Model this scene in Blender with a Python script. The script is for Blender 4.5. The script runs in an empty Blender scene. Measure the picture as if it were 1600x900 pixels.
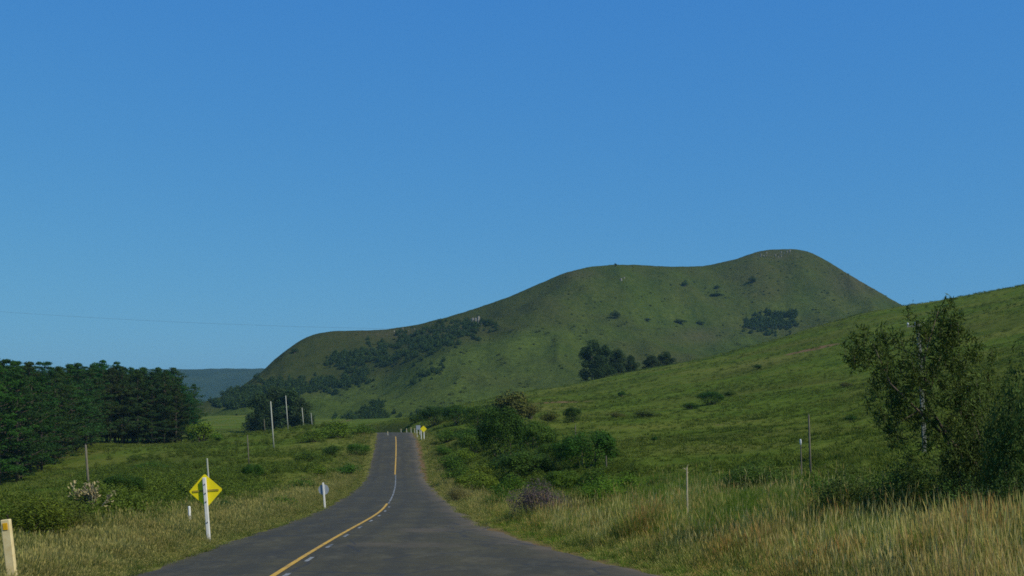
import bpy, math, random
import numpy as np
from mathutils import Vector, Matrix

# ------------------------------------------------------------------ scene, camera, sky, sun, exposure
S = bpy.context.scene
COL = S.collection
F, PX0, PY0, CZ = 1800.0, 800.0, 640.0, 1.6      # focal length in photo pixels, level line, eye height
cam = bpy.data.cameras.new('camera')
cam.sensor_width = 36.0
cam.lens = 36.0 * F / 1600.0
cam.shift_y = (PY0 - 450.0) / 1600.0
cam.clip_start, cam.clip_end = 0.1, 60000
camo = bpy.data.objects.new('camera', cam); COL.objects.link(camo)
camo.location = (0, 0, CZ); camo.rotation_euler = (math.radians(90), 0, 0)
S.camera = camo

SUN_EL, SUN_AZ = math.radians(46), math.radians(121)   # azimuth clockwise from +Y (view direction)
w = bpy.data.worlds.new('World'); S.world = w; w.use_nodes = True
nt = w.node_tree; nt.nodes.clear()
sky = nt.nodes.new('ShaderNodeTexSky'); sky.sky_type = 'NISHITA'; sky.sun_disc = False
sky.sun_elevation, sky.sun_rotation = SUN_EL, SUN_AZ
sky.altitude = 600; sky.air_density = 1.0; sky.dust_density = 0.3; sky.ozone_density = 2.5
bg = nt.nodes.new('ShaderNodeBackground'); bg.inputs['Strength'].default_value = 0.121
out = nt.nodes.new('ShaderNodeOutputWorld')
# the camera's colour response to the sky: each channel of the whole sky through one curve
sep = nt.nodes.new('ShaderNodeSeparateColor'); com = nt.nodes.new('ShaderNodeCombineColor'); nt.links.new(sky.outputs[0], sep.inputs[0])
for ch, (gain, power) in enumerate([(0.380, 0.80), (1.46, 0.50), (4.95, 0.10)]):
    pw = nt.nodes.new('ShaderNodeMath'); pw.operation = 'POWER'; nt.links.new(sep.outputs[ch], pw.inputs[0]); pw.inputs[1].default_value = power
    ml = nt.nodes.new('ShaderNodeMath'); ml.operation = 'MULTIPLY'; nt.links.new(pw.outputs[0], ml.inputs[0]); ml.inputs[1].default_value = gain; nt.links.new(ml.outputs[0], com.inputs[ch])
nt.links.new(com.outputs[0], bg.inputs[0]); nt.links.new(bg.outputs[0], out.inputs[0])
sun = bpy.data.lights.new('sun', 'SUN'); sun.energy = 5.0; sun.angle = math.radians(0.5); sun.color = (1.0, 0.93, 0.76)
suno = bpy.data.objects.new('sun', sun); COL.objects.link(suno)
sd = Vector((math.sin(SUN_AZ)*math.cos(SUN_EL), math.cos(SUN_AZ)*math.cos(SUN_EL), math.sin(SUN_EL)))
suno.rotation_euler = sd.to_track_quat('Z', 'Y').to_euler(); suno.location = (60, -40, 90)
S.view_settings.view_transform = 'Standard'; S.view_settings.look = 'None'
S.view_settings.exposure = -0.25; S.view_settings.gamma = 1.0
S.render.engine = 'CYCLES'
S.cycles.use_denoising = False
S.cycles.max_bounces = 5; S.cycles.diffuse_bounces = 2; S.cycles.transmission_bounces = 3; S.cycles.volume_bounces = 0
S.cycles.filter_width = 1.7

rng = np.random.default_rng(7); random.seed(7)

# ------------------------------------------------------------------ helpers
def at(px, py, d): return np.array([(px-PX0)/F*d, d, CZ + (PY0-py)/F*d])

def hashn(ix, iy, seed):
    h = (ix.astype(np.int64)*374761393 + iy.astype(np.int64)*668265263 + seed*1442695041) & 0x7fffffff
    h = ((h ^ (h >> 13)) * 1274126177) & 0x7fffffff
    return ((h ^ (h >> 16)) & 0xffff) / 65535.0
def vnoise(x, y, seed=0):
    x = np.asarray(x, float); y = np.asarray(y, float)
    ix, iy = np.floor(x), np.floor(y); fx, fy = x-ix, y-iy
    fx = fx*fx*fx*(fx*(fx*6-15)+10); fy = fy*fy*fy*(fy*(fy*6-15)+10)
    a, b = hashn(ix, iy, seed), hashn(ix+1, iy, seed); c, d = hashn(ix, iy+1, seed), hashn(ix+1, iy+1, seed)
    return (a*(1-fx)+b*fx)*(1-fy) + (c*(1-fx)+d*fx)*fy
def fbm(x, y, seed=0, oct=4):
    t, amp, tot = 0.0, 1.0, 0.0
    for o in range(oct):
        t = t + amp*(vnoise(np.asarray(x)*2**o, np.asarray(y)*2**o, seed+o*17)-0.5); tot += amp; amp *= 0.5
    return t/tot*2
def sstep(a, b, x):
    t = np.clip((np.asarray(x, float)-a)/(b-a), 0, 1); return t*t*(3-2*t)

def mesh_np(name, v, faces, attrs=None, smooth=False):
    """faces: int array (M,3) or (M,4)"""
    v = np.asarray(v, np.float32); f = np.asarray(faces, np.int32); k = f.shape[1]
    m = bpy.data.meshes.new(name)
    m.vertices.add(len(v)); m.vertices.foreach_set('co', v.ravel())
    m.loops.add(f.size); m.loops.foreach_set('vertex_index', f.ravel())
    m.polygons.add(len(f)); m.polygons.foreach_set('loop_start', np.arange(0, f.size, k, dtype=np.int32))
    if smooth: m.polygons.foreach_set('use_smooth', np.ones(len(f), bool))
    for n, a in (attrs or {}).items():
        at_ = m.attributes.new(n, 'FLOAT', 'POINT'); at_.data.foreach_set('value', np.asarray(a, np.float32))
    m.update(calc_edges=True); return m
def link(name, mesh, mat=None, parent=None, loc=None):
    o = bpy.data.objects.new(name, mesh); COL.objects.link(o)
    if mat is not None and not mesh.materials: mesh.materials.append(mat)
    if parent is not None: o.parent = parent
    if loc is not None: o.location = loc
    return o
def tag(o, label, cat, group=None, kind=None):
    o['label'] = label; o['category'] = cat
    if group: o['group'] = group
    if kind: o['kind'] = kind
    return o
def empty(name, loc, label, cat, group=None, rot=(0, 0, 0)):
    o = bpy.data.objects.new(name, None); COL.objects.link(o); o.location = loc; o.rotation_euler = rot
    o.empty_display_size = 0.3
    return tag(o, label, cat, group)

class MB:
    """collects polygons for one part"""
    def __init__(s): s.v = []; s.f = []
    def add(s, v, f):
        n = len(s.v); s.v += [tuple(p) for p in v]; s.f += [tuple(i+n for i in q) for q in f]; return s
    def tube(s, pts, rad, n=8, cap=True, square=False):
        pts = [Vector(p) for p in pts]; rad = list(rad); rings = []
        for i, p in enumerate(pts):
            t = (pts[min(i+1, len(pts)-1)] - pts[max(i-1, 0)]).normalized()
            a = t.cross(Vector((0, 1, 0.01)) if abs(t.y) < 0.9 else Vector((1, 0, 0))).normalized(); b = t.cross(a)
            rings.append([p + (a*math.cos(2*math.pi*k/n) + b*math.sin(2*math.pi*k/n))*rad[i] for k in range(n)])
        v = [q for r in rings for q in r]
        f = [(i*n+k, i*n+(k+1) % n, (i+1)*n+(k+1) % n, (i+1)*n+k) for i in range(len(pts)-1) for k in range(n)]
        if cap: f += [tuple(range(n-1, -1, -1)), tuple((len(pts)-1)*n+k for k in range(n))]
        return s.add(v, f)
    def box(s, lo, hi, ch=0.0):
        x0, y0, z0 = lo; x1, y1, z1 = hi
        if ch <= 0:
            v = [(x, y, z) for z in (z0, z1) for x, y in ((x0, y0), (x1, y0), (x1, y1), (x0, y1))]; n = 4
        else:  # chamfered vertical edges, bevelled top
            def ring(z, e): return [(x0+ch, y0+e, z), (x1-ch, y0+e, z), (x1-e, y0+ch, z), (x1-e, y1-ch, z), (x1-ch, y1-e, z), (x0+ch, y1-e, z), (x0+e, y1-ch, z), (x0+e, y0+ch, z)]
            v = ring(z0, 0) + ring(z1-ch, 0) + ring(z1, ch*0.8); n = 8
        L = len(v)//n
        f = [(i*n+k, i*n+(k+1) % n, (i+1)*n+(k+1) % n, (i+1)*n+k) for i in range(L-1) for k in range(n)]
        f += [tuple(range(n-1, -1, -1)), tuple((L-1)*n+k for k in range(n))]
        return s.add(v, f)
    def mesh(s, name, smooth=False):
        m = bpy.data.meshes.new(name); m.from_pydata(s.v, [], s.f); m.update()
        if smooth: m.polygons.foreach_set('use_smooth', np.ones(len(m.polygons), bool))
        return m
    def build(s, name, mat, parent=None, loc=None, smooth=False): return link(name, s.mesh(name, smooth), mat, parent, loc)

# ------------------------------------------------------------------ materials
class NM:
    def __init__(s, name):
        s.m = bpy.data.materials.new(name); s.m.use_nodes = True; s.t = s.m.node_tree; s.t.nodes.clear()
        s.out = s.n('ShaderNodeOutputMaterial')
    def n(s, ty, **kw):
        nd = s.t.nodes.new(ty)
        for k, v in kw.items(): setattr(nd, k, v)
        return nd
    def put(s, sock, v):
        if v is None: return
        if hasattr(v, 'is_output'): s.t.links.new(v, sock)
        elif isinstance(v, (tuple, list)) and len(v) == 3 and sock.type == 'RGBA': sock.default_value = (*v, 1)
        else: sock.default_value = v
    def pos(s): return s.n('ShaderNodeNewGeometry').outputs['Position']
    def attr(s, name, o='Fac'): return s.n('ShaderNodeAttribute', attribute_name=name).outputs[o]
    def noise(s, scale, detail=4, rough=0.55, vec=None, out='Fac', dist=0.0):
        nd = s.n('ShaderNodeTexNoise'); s.put(nd.inputs['Vector'], vec if vec is not None else s.pos())
        nd.inputs['Scale'].default_value = scale; nd.inputs['Detail'].default_value = detail; nd.inputs['Roughness'].default_value = rough
        nd.inputs['Distortion'].default_value = dist
        return nd.outputs[out]
    def map(s, v, a, b, lo=0.0, hi=1.0):
        nd = s.n('ShaderNodeMapRange'); s.put(nd.inputs[0], v)
        for i, q in zip((1, 2, 3, 4), (a, b, lo, hi)): s.put(nd.inputs[i], q)
        return nd.outputs[0]
    def mix(s, f, a, b, mode='MIX'):
        nd = s.n('ShaderNodeMix', data_type='RGBA', blend_type=mode); s.put(nd.inputs[0], f); s.put(nd.inputs[6], a); s.put(nd.inputs[7], b); return nd.outputs[2]
    def math(s, op, a, b=None):
        nd = s.n('ShaderNodeMath', operation=op); s.put(nd.inputs[0], a); s.put(nd.inputs[1], b); return nd.outputs[0]
    def scale(s, sx, sy, sz):
        nd = s.n('ShaderNodeMapping'); s.put(nd.inputs['Vector'], s.pos()); nd.inputs['Scale'].default_value = (sx, sy, sz); return nd.outputs[0]
    def finish(s, col, rough=0.9, spec=0.2, bump=None, bstr=0.3, bdist=0.1, trans=0.0, metal=0.0):
        p = s.n('ShaderNodeBsdfPrincipled'); s.put(p.inputs['Base Color'], col); s.put(p.inputs['Roughness'], rough)
        p.inputs['Specular IOR Level'].default_value = spec; p.inputs['Metallic'].default_value = metal
        if bump is not None:
            b = s.n('ShaderNodeBump'); s.put(b.inputs['Height'], bump); b.inputs['Strength'].default_value = bstr; b.inputs['Distance'].default_value = bdist
            s.t.links.new(b.outputs[0], p.inputs['Normal'])
        o = p.outputs[0]
        if trans:
            t = s.n('ShaderNodeBsdfTranslucent'); s.put(t.inputs['Color'], col); mx = s.n('ShaderNodeMixShader'); mx.inputs[0].default_value = trans
            s.t.links.new(o, mx.inputs[1]); s.t.links.new(t.outputs[0], mx.inputs[2]); o = mx.outputs[0]
        s.t.links.new(o, s.out.inputs[0]); return s.m

def mat_ground():
    n = NM('meadow'); P = n.pos()
    big = n.noise(0.014, 6, 0.6, n.scale(1, 1.6, 2)); mid = n.noise(0.09, 7, 0.68, n.scale(0.8, 1.5, 2)); fine = n.noise(1.3, 5, 0.7); n2 = n.noise(0.035, 5, 0.6)
    g = n.mix(n.map(mid, 0.35, 0.65), (0.054, 0.094, 0.012), (0.115, 0.160, 0.022))
    g = n.mix(n.map(n2, 0.46, 0.66, 0, 0.85), g, (0.155, 0.160, 0.034))
    g = n.mix(n.map(big, 0.50, 0.66, 0, 0.7), g, (0.068, 0.076, 0.018))
    dry = n.math('MULTIPLY', n.attr('dry'), n.map(fine, 0.25, 0.7, 0.5, 1.0))
    g = n.mix(dry, g, (0.19, 0.17, 0.050))
    g = n.mix(n.map(fine, 0.3, 0.7, 0.6, 0.0), g, (0.030, 0.050, 0.009))
    soil = n.map(n.math('ADD', n.attr('soil'), n.math('MULTIPLY', n.math('SUBTRACT', n.noise(0.8, 6, 0.7), 0.5), 0.9)), 0.35, 0.65)
    g = n.mix(soil, g, n.mix(n.noise(2.2, 4), (0.17, 0.105, 0.055), (0.12, 0.085, 0.045)))
    h = n.math('ADD', n.math('MULTIPLY', fine, 0.5), mid)
    return n.finish(g, 0.95, 0.0, h, 0.8, 0.6)
def mat_hill():
    n = NM('hill_grass')
    big = n.noise(0.007, 7, 0.62); mid = n.noise(0.035, 8, 0.72, n.scale(1.5, 0.6, 0.6)); fine = n.noise(0.25, 7, 0.75)
    g = n.mix(n.map(mid, 0.33, 0.67), (0.042, 0.070, 0.012), (0.100, 0.135, 0.022))
    g = n.mix(n.map(big, 0.44, 0.64, 0, 0.75), g, (0.098, 0.088, 0.032))
    g = n.mix(n.map(n.noise(0.016, 6, 0.65, n.scale(1, 1, 3)), 0.55, 0.68, 0, 0.6), g, (0.125, 0.150, 0.030))
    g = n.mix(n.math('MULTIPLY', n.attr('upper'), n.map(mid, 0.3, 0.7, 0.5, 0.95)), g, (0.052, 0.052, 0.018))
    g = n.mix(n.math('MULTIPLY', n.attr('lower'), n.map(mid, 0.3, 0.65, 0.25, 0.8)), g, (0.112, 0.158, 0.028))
    g = n.mix(n.attr('brown'), g, (0.115, 0.085, 0.055))
    g = n.mix(n.map(fine, 0.35, 0.75, 0.75, 0.0), g, (0.022, 0.040, 0.008))
    return n.finish(g, 0.95, 0.0, n.math('ADD', fine, mid), 0.9, 3.0)
def mat_asphalt():
    n = NM('asphalt')
    f1 = n.noise(60, 3, 0.7); f2 = n.noise(0.5, 5, 0.65, n.scale(1, 0.18, 1)); f3 = n.noise(2.2, 6, 0.7)
    c = n.mix(n.map(f2, 0.35, 0.65), (0.043, 0.036, 0.011), (0.070, 0.059, 0.019))
    trk = n.math('ABSOLUTE', n.math('SUBTRACT', n.math('ABSOLUTE', n.math('SUBTRACT', n.math('ABSOLUTE', n.attr('lat')), 1.75)), 0.75))
    c = n.mix(n.math('MULTIPLY', n.map(trk, 0.05, 0.45, 0.55, 0), n.map(f2, 0.3, 0.6, 0.4, 1)), c, (0.030, 0.027, 0.013))
    c = n.mix(n.map(n.noise(0.25, 5, 0.6), 0.50, 0.55, 0, 0.45), c, (0.034, 0.031, 0.016))
    c = n.mix(n.map(f3, 0.48, 0.72, 0, 0.65), c, (0.034, 0.031, 0.018))
    c = n.mix(n.map(f1, 0.3, 0.8, 0.35, 0), c, (0.025, 0.025, 0.024))
    c = n.mix(n.map(f1, 0.6, 0.8, 0, 0.3), c, (0.16, 0.15, 0.11))
    f4 = n.noise(6.0, 8, 0.8); c = n.mix(1.0, c, n.mix(n.map(f4, 0.35, 0.65), (0.70, 0.70, 0.70), (1.32, 1.30, 1.25)), 'MULTIPLY')
    c = n.mix(n.map(n.noise(1.1, 6, 0.7, n.scale(1, 0.35, 1)), 0.52, 0.68, 0, 0.5), c, (0.098, 0.086, 0.046))
    dirt = n.map(n.math('ADD', n.attr('dirt'), n.math('MULTIPLY', n.math('SUBTRACT', n.noise(0.9, 6, 0.7, n.scale(1, 0.5, 1)), 0.5), 1.1)), 0.3, 0.9, 0, 0.75)
    c = n.mix(dirt, c, (0.125, 0.095, 0.055))
    # tar-sealed cracks
    v = n.n('ShaderNodeTexVoronoi', feature='DISTANCE_TO_EDGE'); v.inputs['Scale'].default_value = 0.28
    wv = n.mix(0.35, n.pos(), n.noise(0.8, 4, out='Color'), 'ADD'); n.put(v.inputs['Vector'], wv)
    c = n.mix(n.map(v.outputs['Distance'], 0.005, 0.018, 0.7, 0), c, (0.025, 0.025, 0.025))
    return n.finish(c, 0.85, 0.3, f1, 0.3, 0.01)
def mat_paint(name, col, wear=0.5, under=(0.06, 0.06, 0.055), rough=0.6):
    n = NM(name); k = n.noise(5.5, 8, 0.75); k2 = n.noise(0.9, 3)
    f = n.map(n.math('ADD', k, n.math('MULTIPLY', k2, 0.35)), wear, wear+0.22)
    c = n.mix(f, col, under)
    return n.finish(c, rough, 0.3)
def mat_plain(name, c1, c2, scale=6, rough=0.8, spec=0.3, stretch=None, metal=0.0):
    n = NM(name); v = n.scale(*stretch) if stretch else None
    k = n.noise(scale, 6, 0.65, v); return n.finish(n.mix(n.map(k, 0.35, 0.68), c1, c2), rough, spec, k, 0.25, 0.01, metal=metal)
def mat_leaf(name, col=None, trans=0.25, var=0.55):
    """leaf colour: the object's own colour, or one given; varied leaf by leaf"""
    n = NM(name)
    base = n.n('ShaderNodeObjectInfo').outputs['Color'] if col is None else col
    v = n.attr('v')
    c = n.mix(1.0, base, n.mix(v, (1-var, 1-var, 1-var), (1+var, 1+var, 1+var*0.6)), 'MULTIPLY')
    k = n.noise(0.7, 3)
    c = n.mix(n.map(k, 0.4, 0.7, 0, 0.35), c, n.mix(1.0, c, (1.35, 1.12, 0.7), 'MULTIPLY'))
    return n.finish(c, 0.7, 0.12, trans=trans)
def mat_grass(name, lo, hi, tip, tip2, scale=0.25, trans=0.3, f0=0.55):
    n = NM(name); k = n.noise(scale, 5, 0.6); v = n.attr('v'); t = n.attr('t')
    g = n.mix(n.map(k, 0.38, 0.62), lo, hi)
    tp = n.mix(n.map(n.noise(scale*1.7, 4, 0.6), 0.4, 0.65), tip, tip2)
    r = n.n('ShaderNodeObjectInfo').outputs['Random']
    f = n.math('MULTIPLY', n.map(t, 0.25, 0.95), n.map(n.math('ADD', v, n.math('MULTIPLY', r, 0.5)), f0, f0+0.65))
    c = n.mix(f, g, tp)
    c = n.mix(1.0, c, n.mix(v, (0.6, 0.6, 0.6), (1.35, 1.35, 1.25)), 'MULTIPLY')
    return n.finish(c, 0.75, 0.06, trans=trans)

M = {}
M['ground'] = mat_ground(); M['hill'] = mat_hill(); M['asphalt'] = mat_asphalt()
M['ridge'] = mat_plain('ridge_woods', (0.012, 0.024, 0.008), (0.026, 0.040, 0.014), 0.012, 0.95, 0.0)
M['yellow_line'] = mat_paint('yellow_line_paint', (0.55, 0.32, 0.02), 0.66)
M['white_line'] = mat_paint('white_line_paint', (0.40, 0.40, 0.36), 0.52)
M['sign_yellow'] = mat_paint('sign_yellow', (0.85, 0.70, 0.01), 0.90, (0.25, 0.19, 0.03), 0.45)
M['sign_bar'] = mat_plain('sign_bar', (0.42, 0.33, 0.03), (0.28, 0.22, 0.03), 9)
M['white_wood'] = mat_plain('white_painted_timber', (0.78, 0.77, 0.72), (0.58, 0.57, 0.52), 5, 0.7, 0.3, (6, 6, 0.8))
M['cream'] = mat_plain('cream_painted_concrete', (0.72, 0.60, 0.32), (0.60, 0.47, 0.22), 7)
M['amber'] = mat_plain('amber_reflector', (0.75, 0.42, 0.01), (0.62, 0.34, 0.01), 9, 0.3, 0.5)
M['grey_sign'] = mat_plain('galvanised_sheet', (0.32, 0.36, 0.40), (0.24, 0.27, 0.30), 6, 0.5, 0.5)
M['bolt'] = mat_plain('bolt_steel', (0.06, 0.06, 0.06), (0.12, 0.11, 0.10), 20, 0.5, 0.5)
M['pole_pale'] = mat_plain('bleached_pole', (0.46, 0.47, 0.40), (0.33, 0.33, 0.27), 4, 0.85, 0.2, (5, 5, 0.6))
M['pole_wood'] = mat_plain('weathered_timber', (0.20, 0.18, 0.13), (0.11, 0.095, 0.07), 4, 0.9, 0.2, (6, 6, 0.6))
M['concrete'] = mat_plain('lichened_concrete', (0.24, 0.24, 0.21), (0.11, 0.12, 0.09), 2.5, 0.9, 0.2, (2, 2, 1))
M['bark'] = mat_plain('bark', (0.085, 0.065, 0.045), (0.16, 0.13, 0.10), 3, 0.95, 0.1, (4, 4, 0.7))
M['bark_pale'] = mat_plain('pale_bark', (0.26, 0.23, 0.18), (0.15, 0.12, 0.09), 3, 0.95, 0.1, (3, 3, 0.8))
M['bark_pine'] = mat_plain('pine_bark', (0.11, 0.095, 0.08), (0.055, 0.045, 0.035), 3, 0.95, 0.0, (3, 3, 0.8))
M['dead_wood'] = mat_plain('bleached_twigs', (0.52, 0.45, 0.29), (0.36, 0.30, 0.19), 6, 0.9, 0.1)
M['rock'] = mat_plain('pale_rock', (0.22, 0.21, 0.18), (0.13, 0.125, 0.105), 0.5, 0.95, 0.1)
M['wire'] = mat_plain('wire_metal', (0.12, 0.12, 0.12), (0.08, 0.08, 0.08), 5, 0.5, 0.4)
M['glass'] = mat_plain('insulator_porcelain', (0.65, 0.66, 0.66), (0.5, 0.52, 0.52), 9, 0.25, 0.6)
M['leaf'] = mat_leaf('leaf'); M['needle'] = mat_leaf('needle', None, 0.12, 0.5)
M['scrub'] = mat_leaf('scrub_leaf', (0.086, 0.130, 0.017), 0.25, 0.6)
M['wood_far'] = mat_leaf('woodland_leaf', (0.032, 0.064, 0.014), 0.1, 0.6)
M['dead_leaf'] = mat_leaf('bleached_leaf', (0.34, 0.29, 0.17), 0.2, 0.4)
M['grass_tall'] = mat_grass('tall_grass', (0.085, 0.185, 0.016), (0.145, 0.215, 0.028), (0.36, 0.335, 0.11), (0.34, 0.185, 0.060), 0.40, 0.42, 0.46)
M['grass_straw'] = mat_grass('straw_grass', (0.080, 0.145, 0.018), (0.130, 0.165, 0.030), (0.30, 0.27, 0.095), (0.25, 0.20, 0.065), 0.35, 0.38, 0.35)
M['grass_green'] = mat_grass('green_grass', (0.065, 0.160, 0.012), (0.115, 0.195, 0.020), (0.17, 0.22, 0.036), (0.26, 0.25, 0.07), 0.22, 0.42)
M['grass_stalk'] = mat_grass('seeding_stalks', (0.19, 0.25, 0.045), (0.26, 0.27, 0.06), (0.46, 0.42, 0.17), (0.34, 0.18, 0.07), 0.25, 0.4)
M['grass_field'] = mat_grass('field_grass', (0.056, 0.100, 0.012), (0.105, 0.145, 0.020), (0.130, 0.160, 0.026), (0.19, 0.165, 0.05), 0.05)

# ------------------------------------------------------------------ road alignment and ground surface
ry = np.array([-120, -60, 0, 12, 26, 40, 60, 84, 112, 135, 152, 175, 200, 217, 235, 250, 265, 285, 320, 380.])
rx = np.array([12, 5.0, -2.0, -3.75, -5.4, -6.05, -6.75, -8.75, -11.4, -13.7, -15.4, -17.6, -20.1, -21.9, -24.0, -26.2, -29.0, -34, -46, -80.])
rz = np.array([8.5, 4.2, 0, -0.98, -2.15, -2.78, -3.75, -4.72, -5.85, -6.62, -6.72, -5.35, -4.0, -3.25, -2.95, -3.35, -4.2, -5.6, -8, -12.])
RY = np.arange(-120, 381, 1.0)
def smooth_curve(xp, fp, sig):
    f = np.interp(RY, xp, fp); k = np.arange(-int(3*sig), int(3*sig)+1); g = np.exp(-k*k/2/sig**2); g /= g.sum()
    p = len(k)//2; fe = np.concatenate([2*f[0]-f[p:0:-1], f, 2*f[-1]-f[-2:-p-2:-1]]); return np.convolve(fe, g, 'valid')
RX = smooth_curve(rx_y := ry, rx, 7); RZ = smooth_curve(ry, rz, 7)
HALF = 3.45
def road_x(y): return np.interp(y, RY, RX)
def road_z(y): return np.interp(y, RY, RZ)
def road_right(y): return np.interp(y, [-120, -40, 0, 20, 27, 33, 40, 50, 60, 72, 90], [3.5, 5, 8.6, 8.8, 8.3, 7.3, 6.2, 5.0, 4.3, 3.8, HALF])

cp = []  # control points (x, y, z)
def C(px, py, d): cp.append(at(px, py, d))
# left field
for a in [(-100, 860, 30), (60, 850, 32), (150, 800, 50), (240, 800, 52), (300, 800, 55), (120, 775, 75), (210, 765, 85), (300, 752, 100), (420, 775, 80),
          (0, 765, 110), (20, 757, 165), (90, 722, 205), (150, 692, 250), (230, 690, 262), (315, 686, 268), (-100, 775, 150), (-250, 770, 150), (-200, 690, 250),
          (300, 720, 160), (400, 738, 125), (430, 702, 190), (350, 712, 175), (480, 720, 150), (520, 690, 205), (450, 680, 240), (540, 672, 235), (500, 667, 262),
          (380, 680, 260), (435, 676, 400), (330, 672, 420), (150, 680, 400), (-200, 675, 400), (540, 672, 330), (450, 740, 118), (530, 735, 130)]: C(*a)
# right side
for a in [(1250, 905, 16), (1560, 915, 15), (1000, 850, 30), (900, 850, 42), (1150, 855, 28), (1350, 850, 26), (1550, 848, 26), (1000, 790, 50), (1150, 778, 50), (1300, 765, 50),
          (1480, 752, 48), (1600, 742, 48), (850, 770, 75), (920, 742, 85), (1050, 725, 90), (1250, 702, 95), (1450, 672, 95), (1600, 645, 95),
          (760, 735, 110), (850, 705, 130), (960, 695, 125), (1100, 675, 140), (1300, 640, 160), (1500, 595, 160), (1600, 570, 160),
          (730, 700, 165), (800, 675, 190), (900, 655, 215), (1050, 640, 225), (1150, 622, 235), (1300, 590, 255), (1450, 550, 270), (1600, 510, 280),
          (690, 672, 225), (760, 648, 270), (830, 628, 320), (900, 612, 360), (1000, 590, 390), (1150, 555, 400), (1300, 515, 400), (1450, 480, 400), (1600, 448, 390), (1800, 410, 380), (2200, 400, 330),
          (830, 613, 410), (900, 600, 430), (980, 583, 440), (1050, 570, 450), (1150, 545, 455), (1250, 517, 455), (1330, 493, 450), (1410, 480, 445), (1500, 465, 435), (1600, 446, 425),
          (760, 628, 400), (690, 640, 380), (690, 650, 300), (640, 655, 380), (600, 662, 420)]: C(*a)
for px, d, z in [(830, 620, -4), (980, 640, -2), (1150, 680, 2), (1330, 700, 12), (1500, 700, 22), (1700, 650, 30), (600, 600, -4), (400, 620, -4), (200, 700, -6), (-200, 700, -6),
                 (-800, 500, -6), (-2500, 300, -4), (300, 1500, -10), (900, 1500, -10), (1600, 1500, 0), (-600, 1500, -12), (300, 7000, -15), (900, 7000, -15), (1700, 7000, -15), (-800, 7000, -20), (2600, 3000, 0)]:
    cp.append(np.array([(px-PX0)/F*d, d, z+CZ]))
cp += [np.array(q, float) for q in [(40, -30, 6), (-40, -30, 3), (40, -120, 14), (-40, -120, 10), (15, -15, 1.8), (-18, -12, 0.6), (12, 3, 0.4), (20, 10, 0.8), (-14, 8, -0.6),
                                    (120, 0, 14), (-120, 0, 2), (0, -600, 30), (500, -300, 40), (-500, -300, 10), (0, -4000, 20), (-4000, 0, 0), (4000, 0, 20), (500, 100, 50)]]
for k in range(12):   # level land all round, out to the horizon
    az = math.radians(15+30*k); cp.append(np.array([9500*math.sin(az), 9500*math.cos(az), -12.0]))
    if 45 < 15+30*k < 315: cp.append(np.array([1600*math.sin(az), 1600*math.cos(az), 4.0]))
for y in (0, 12, 26, 40, 60, 84, 112, 135, 152, 175, 200, 217, 250, -60, -120):
    x, z = float(road_x(y)), float(road_z(y))
    cp += [np.array([x-6, y, z-0.1]), np.array([x+float(road_right(y))+3, y, z-0.1])]
cp = np.array(cp)
def warp(x, y):
    r = np.hypot(x, y)+1e-6; k = np.log1p(r/15)/r; return np.stack([x*k, y*k], -1), r
W, R0 = warp(cp[:, 0], cp[:, 1]); VAL = cp[:, 2]/(R0+25)
def tps_k(d2): return np.where(d2 > 1e-12, 0.5*d2*np.log(np.maximum(d2, 1e-12)), 0)
d2 = ((W[:, None]-W[None])**2).sum(-1); n_ = len(W)
A = np.zeros((n_+3, n_+3)); A[:n_, :n_] = tps_k(d2)+np.eye(n_)*0.002; A[:n_, n_] = 1; A[:n_, n_+1:] = W; A[n_, :n_] = 1; A[n_+1:, :n_] = W.T
COEF = np.linalg.solve(A, np.concatenate([VAL, np.zeros(3)]))
def tps_eval(x, y):
    out = np.empty(len(x))
    for i in range(0, len(x), 20000):
        w_, r = warp(x[i:i+20000], y[i:i+20000]); q = ((w_[:, None]-W[None])**2).sum(-1)
        out[i:i+20000] = (tps_k(q)@COEF[:n_] + COEF[n_] + w_@COEF[n_+1:])*(r+25)
    return out
def lateral(x, y):
    sl = np.interp(y, RY[:-1], np.diff(RX)); l = (x-road_x(y))/np.sqrt(1+sl*sl); return l
def ground_z(x, y):
    x = np.atleast_1d(np.asarray(x, float)); y = np.atleast_1d(np.asarray(y, float))
    z = tps_eval(x, y)
    l = lateral(x, y); over = np.where(l < 0, -l-HALF, l-road_right(y))
    inr = sstep(-118, -100, y)*(1-sstep(300, 370, y))
    far = sstep(1.0, 9.0, over)*inr + (1-inr)
    r = np.hypot(x, y)
    bump = fbm(x/9, y/9, 3, 4)*np.where(l < 0, 0.42, 0.28) + fbm(x/40, y/40, 9, 4)*0.9*sstep(50, 160, r) + fbm(x/140, y/140, 21, 3)*2.2*sstep(170, 330, r)*(1-sstep(395, 430, r)*(1-sstep(470, 700, r)))
    z = z + bump*far
    k = (1-sstep(1.0, 6.5, over))*inr
    return z*(1-k) + (road_z(y)-0.09)*k
def hit(px, py, d0=12, d1=520):
    """where the sight line through a photo pixel meets the ground"""
    d = np.geomspace(d0, d1, 700); x = (px-PX0)/F*d
    below = CZ + (PY0-py)/F*d - ground_z(x, d)
    i = np.argmax(below < 0)
    if below[i] >= 0: i = int(np.argmin(below))
    return float(x[i]), float(d[i]), float(ground_z(x[i], d[i])[0])

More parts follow.
